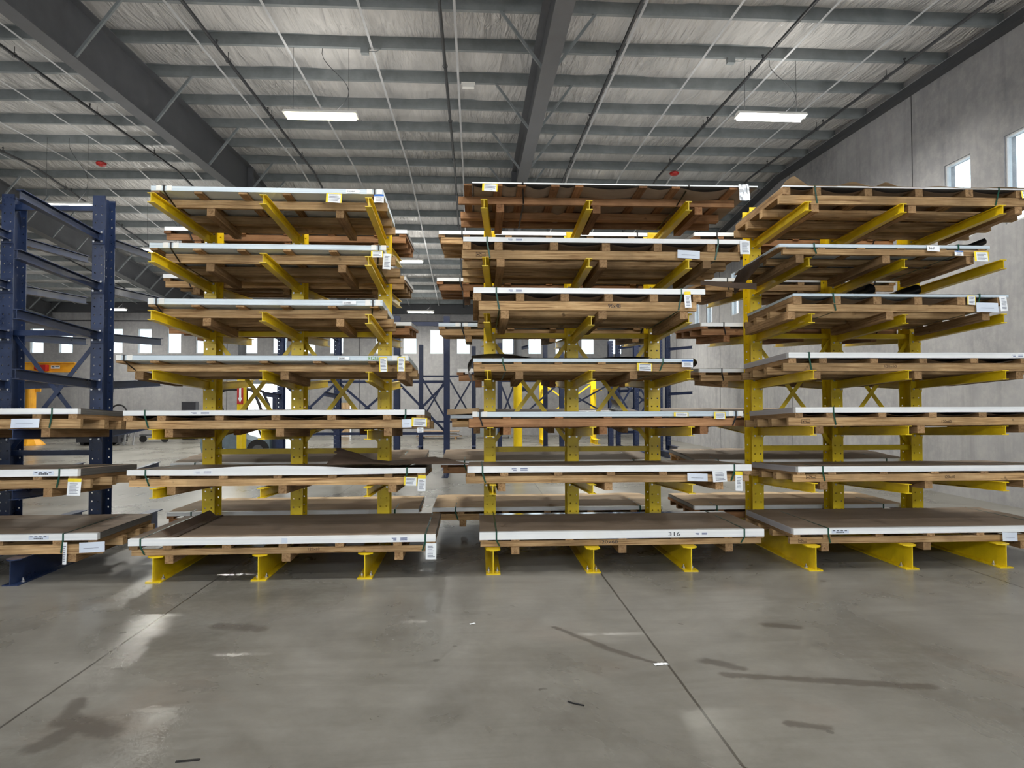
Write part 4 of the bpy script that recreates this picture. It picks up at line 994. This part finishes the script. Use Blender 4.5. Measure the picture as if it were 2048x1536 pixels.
far_rack('distant blue rack behind the first column of the middle yellow rack', [PX(p, 23) for p in (998, 1030, 1123)], 23.0, [3.8, 4.3, 3.9], 'far_navy', 1.1, 2.5, [(PX(1030, 23), z, .9, .35) for z in (1.0, 2.2, 3.6)])
far_rack('distant blue rack between the middle columns of the middle yellow rack', [PX(p, 22) for p in (1223, 1275, 1324)], 22.0, [3.8, 3.9, 3.9], 'far_navy', 1.1, 2.5)
far_rack('distant blue rack with short arms pointing at the concrete wall', [PX(p, 24.5) for p in (1090, 1238, 1341)], 24.5, [4.2, 4.3, 4.3], 'far_navy', 1.1, 2.6,
         [(PX(1341, 24.5), z, .5, .72) for z in (.62, 2.1, 3.75)]+[(PX(1238, 24.5), z, .5, .7) for z in (.7, 2.2, 3.8)])
far_rack('distant yellow rack glimpsed through the middle yellow rack', [PX(p, 29) for p in (1083, 1187)], 29.0, [2.9, 2.9], 'yellow', 1.0, 2.6, [(PX(p, 29), z, .8, .2) for p in (1083, 1187) for z in (.9, 2.3)], w=.22)

# ------------------------------------------------------------------ jib crane
t = empty('jib_crane', (-18.7, 29.6, 0)); tag(t, 'orange-yellow jib crane seen between the columns of the blue rack', 'crane')
MB().tube([(0, 0, .0), (0, 0, .02), (0, 0, .38)], [.55, .55, .22], 10).build('base', 'orange_yellow', t)
MB().tube([(0, 0, .38), (0, 0, 2.75)], .19, 20).build('column', 'orange_yellow', t)
MB().hexa([(.19, -.03, 2.25), (.40, -.03, 2.25), (.40, .03, 2.25), (.19, .03, 2.25), (.19, -.03, 2.95), (.46, -.03, 2.95), (.46, .03, 2.95), (.19, .03, 2.95)]).hexa([(-.26, -.03, 2.4), (-.19, -.03, 2.25), (-.19, .03, 2.25), (-.26, .03, 2.4), (-.3, -.03, 2.95), (-.19, -.03, 2.95), (-.19, .03, 2.95), (-.3, .03, 2.95)]).build('bracket', 'orange_yellow', t)
b = MB().isec((0, 0, 0), (0, 2.1, 0), .2, .42, .03, .03).build('beam', 'orange_yellow', t, (-.3, -.1, 3.28), (0, 0, -math.pi/2+.05))
MB().tube([(0, 0, 2.75), (0, 0, 3.0)], .14, 16).build('pivot', 'orange_yellow', t)
h_ = MB().box(-.16, .16, -.12, .12, -.13, .13).tube([(-.2, 0, .0), (-.32, 0, .0)], .1, 12).tube([(0, 0, -.13), (0, 0, -.3)], .02, 6).build('hoist', 'red_paint', t, (.62, -.22, 3.25))
MB().box(0, .36, -.004, 0, 0, .13).build('name_plate', 'paper', t, (.95, -.24, 3.22))
MB().box(0, .12, -.004, 0, 0, .05).box(.15, .32, -.004, 0, .02, .05).build('plate_marks', 'steel_grey', t, (.97, -.245, 3.27))

# ------------------------------------------------------------------ machines along the far left
t = empty('roller_table', (-15.2, 29.6, 0)); tag(t, 'low dark navy lift table with rollers standing on the far floor', 'machine')
MB().box(-1.4, .3, -.4, .4, .12, .62).build('body', 'black_box', t)
for x in (-1.2, -.2): MB().tube([(x, -.34, .09), (x, .34, .09)], .09, 12).build('wheel', 'rubber', t)
MB().hexa([(-1.0, -.3, .66), (1.0, -.3, .92), (1.0, .3, .92), (-1.0, .3, .66), (-1.0, -.3, .80), (1.0, -.3, 1.06), (1.0, .3, 1.06), (-1.0, .3, .80)]).build('sloping_deck', 'far_navy', t)
for x in (.45, .8): MB().beam((x, -.2, .0), (x+.1, -.2, .84), .06, .06).build('leg', 'steel', t)
MB().tube([(.2, 0, .1), (.6, 0, .4), (.75, 0, .86)], .04, 8).build('hydraulic_ram', 'steel', t)
t = empty('hose_reel', (-15.6, 30.6, 0)); tag(t, 'upright round hoop of dark hose behind the topmost blue-rack bundle', 'hose')
MB().tube([(.34*math.cos(i*math.pi/9), 0, 1.35+.34*math.sin(i*math.pi/9)) for i in range(19)], .035, 8, cap=False).build('hose', 'rubber', t)
MB().beam((0, 0, 0), (0, 0, 1.05), .08, .08).box(-.25, .25, -.2, .2, 0, .04).build('stand', 'steel_grey', t)
def cabinet(x, y, w, h_, lb):
    t = empty('control_cabinet', (x, y, 0)); tag(t, lb, 'cabinet')
    MB().box(-w/2, w/2, 0, .4, .08, h_).box(-w/2+.04, w/2-.04, .04, .36, 0, .08).build('body', 'black_box', t)
    dd = MB().box(-w/2+.03, w/2-.03, -.018, -.002, .12, h_-.05).build('door', 'black_box', t)
    MB().box(w/2-.12, w/2-.09, -.05, -.018, h_*.5, h_*.5+.16).build('handle', 'steel', dd)
    MB().box(-w/2-.01, w/2+.01, -.02, .41, h_, h_+.02).build('top', 'steel_grey', t)
cabinet(-13.6, 33.0, .66, 1.80, 'black control cabinet against the far wall, left of the first yellow column')
cabinet(-21.9, 33.0, .35, 1.78, 'slim black cabinet by the far wall behind the jib crane')
t = empty('hand_cart', (-14.0, 31.5, 0)); tag(t, 'small low cart with one dark wheel on the far floor', 'cart')
MB().box(-1.0, .3, -.3, .3, .28, .36).build('deck', 'steel_grey', t)
for x in (-.85, .1): MB().tube([(x, -.3, .15), (x, -.22, .15)], .15, 14).build('wheel', 'rubber', t)
MB().tube([(.3, -.25, .36), (.45, -.25, 1.0), (.45, .25, 1.0), (.3, .25, .36)], .02, 6).build('handle', 'steel', t)
t = empty('pallet_stack', (-1.6, 33.2, 0)); tag(t, 'flat pile of grey sheet offcuts on the floor near the far wall', 'sheet pile')
for q in range(5): MB().box(-1.2+.1*(q % 2), 1.0-.13*(q % 3), -.5, .5, .1+.06*q, .14+.06*q).build('sheet', 'steel' if q % 2 else 'kraft', t)
for x in (-.9, .7): MB().box(x-.05, x+.05, -.5, .5, 0, .099).build('bearer', 'pine_y', t)
t = empty('steel_crate', (.9, 33.5, 0)); tag(t, 'low grey steel crate by the far wall, right of the sheet pile', 'crate')
cr = MB(); cr.box(-.9, .9, -.4, .4, .1, .16)
for a in ((-.9, .9, -.4, -.37), (-.9, .9, .37, .4), (-.9, -.87, -.37, .37), (.87, .9, -.37, .37)): cr.box(*a, .16, .85)
cr.build('bin', 'galvanized', t); MB().box(-.9, -.8, -.4, .4, 0, .1).box(.8, .9, -.4, .4, 0, .1).build('skid', 'galvanized', t)

# ------------------------------------------------------------------ forklift beyond the first yellow rack
t = empty('forklift', (-7.15, 21.6, 0)); tag(t, 'grey forklift with black seat and overhead guard, seen through the first yellow rack', 'forklift')
prof = [(-1.15, .25), (-1.2, .55), (-1.1, 1.0), (-.75, 1.12), (-.3, 1.08), (-.05, .75), (.35, .62), (.62, .70), (.70, 1.05), (.86, 1.05), (.9, .3), (.55, .18), (-.7, .18)]
hb_ = MB(); hb_.loft([(x, -.5, z) for x, z in prof], [(x, .5, z) for x, z in prof]); hb_.build('body', 'forklift_grey', t)
MB().box(-.72, -.1, -.3, .3, 1.10, 1.24).hexa([(-.78, -.28, 1.2), (-.64, -.28, 1.2), (-.64, .28, 1.2), (-.78, .28, 1.2), (-.92, -.26, 1.72), (-.82, -.26, 1.72), (-.82, .26, 1.72), (-.92, .26, 1.72)]).build('seat', 'rubber', t)
for x, r in ((-.75, .27), (.55, .33)):
    for s in (-.56, .40): 
        w_ = MB().tube([(x, s, r), (x, s+.16, r)], r, 20).build('wheel', 'rubber', t)
        MB().tube([(x, s-.012, r), (x, s-.001, r)], r*.5, 14).build('hub', 'steel_grey', w_)
for s in (-.46, .46):
    MB().tube([(.78, s, 1.05), (.55, s, 1.75), (.38, s, 2.13), (.2, s, 2.2), (-.75, s, 2.2), (-.95, s, 2.1), (-1.02, s, 1.1)], .045, 8).build('guard_post', 'black_box', t)
gr = MB()
for k in range(7): gr.box(-.8+.17*k, -.76+.17*k, -.46, .46, 2.18, 2.23)
gr.build('overhead_guard', 'black_box', t)
MB().tube([(.5, 0, .7), (.3, 0, 1.2)], .03, 8).tube([(.3+.02*math.cos(a)*.5, .17*math.sin(a), 1.22+.15*math.cos(a)*.5) for a in [i*math.pi/8 for i in range(17)]], .018, 6).build('steering_wheel', 'rubber', t)
for s in (-.38, .30): MB().box(.93, 1.05, s, s+.08, .08, 2.1).build('mast_rail', 'far_navy', t)
MB().box(1.06, 1.10, -.45, .45, .25, .7).build('fork_carriage', 'far_navy', t)
for s in (-.3, .2): MB().box(1.11, 1.15, s, s+.1, .06, .6).box(1.151, 2.0, s, s+.1, .06, .10).build('fork', 'steel_grey', t)
# fire point sign on the yellow column
t = empty('fire_point_sign', (-6.45, YR-.35-.135, 2.0)); tag(t, 'red sign with a white down arrow on the yellow column', 'sign')
MB().box(-.085, .085, -.004, 0, -.26, .26).build('plate', 'red_paint', t)
a_ = MB()
a_.loft([(-.028, -.006, .2), (.028, -.006, .2), (.028, -.006, -.08), (.062, -.006, -.08), (0, -.006, -.22), (-.062, -.006, -.08), (-.028, -.006, -.08)], [(-.028, -.0041, .2), (.028, -.0041, .2), (.028, -.0041, -.08), (.062, -.0041, -.08), (0, -.0041, -.22), (-.062, -.0041, -.08), (-.028, -.0041, -.08)])
a_.build('arrow', 'paper', t)
# outside the dock door
t = empty('parked_trailer', (-6.2, 46, 0)); tag(t, 'red and grey machine on wheels outside the far dock door', 'vehicle')
MB().box(-1.2, 1.4, -.8, .8, .55, 1.0).hexa([(-.2, -.8, 1.0), (1.3, -.8, 1.0), (1.3, .8, 1.0), (-.2, .8, 1.0), (.3, -.7, 1.7), (1.2, -.7, 1.7), (1.2, .7, 1.7), (.3, .7, 1.7)]).build('body', 'red_paint', t, (0, 0, -.02))
for x in (-.8, .9):
    for s in (-.82, .66): MB().tube([(x, s, .38), (x, s+.16, .38)], .36, 16).build('wheel', 'rubber', t)

# ------------------------------------------------------------------ scraps on the floor
def scrap(name, lb, cat, mb, mats, x, y, rz=0):
    o_ = mb.build(name, mats, None, (x, y, .001), (0, 0, rz)); tag(o_, lb, cat)
mb = MB(); mb.grid(8, 4, lambda a, b_: (-.05+.10*a, -.022+.044*b_*(1-.4*a), .002+.012*abs(noise.noise((a*4, b_*3, 1)))))
scrap('paper_scrap', 'white torn paper scrap lying on the floor joint', 'scrap', mb, 'paper', 1.272, 4.60, .2)
mb = MB(); mb.grid(6, 3, lambda a, b_: (-.025+.05*a, -.012+.024*b_*(1-.3*a), .002+.008*abs(noise.noise((a*4, b_*3, 4)))))
scrap('paper_scrap', 'tiny white paper scrap alone on open floor before the middle rack', 'scrap', mb, 'paper', -.016, 5.517, .5)
scrap('strapping_piece', 'short black strapping piece at the bottom edge of the floor', 'scrap', MB().box(-.055, .055, -.009, .009, 0, .003).box(.055, .06, -.007, .008, 0, .002), 'black_strap', -1.437, 3.517, .12)
mb = MB(); mb.tube([(-.04, .03, .004), (-.01, .004, .004), (.02, -.012, .004), (.05, -.03, .004)], .004, 6)
scrap('wire_piece', 'thin bent dark wire piece on the floor, mid foreground', 'scrap', mb, 'black_strap', .597, 4.03, 0)

# ------------------------------------------------------------------ daylight
w = bpy.data.worlds.new('world'); sc.world = w; w.use_nodes = True
bg = w.node_tree.nodes['Background']; bg.inputs[0].default_value = (.90, .96, 1.0, 1); bg.inputs[1].default_value = 2.5
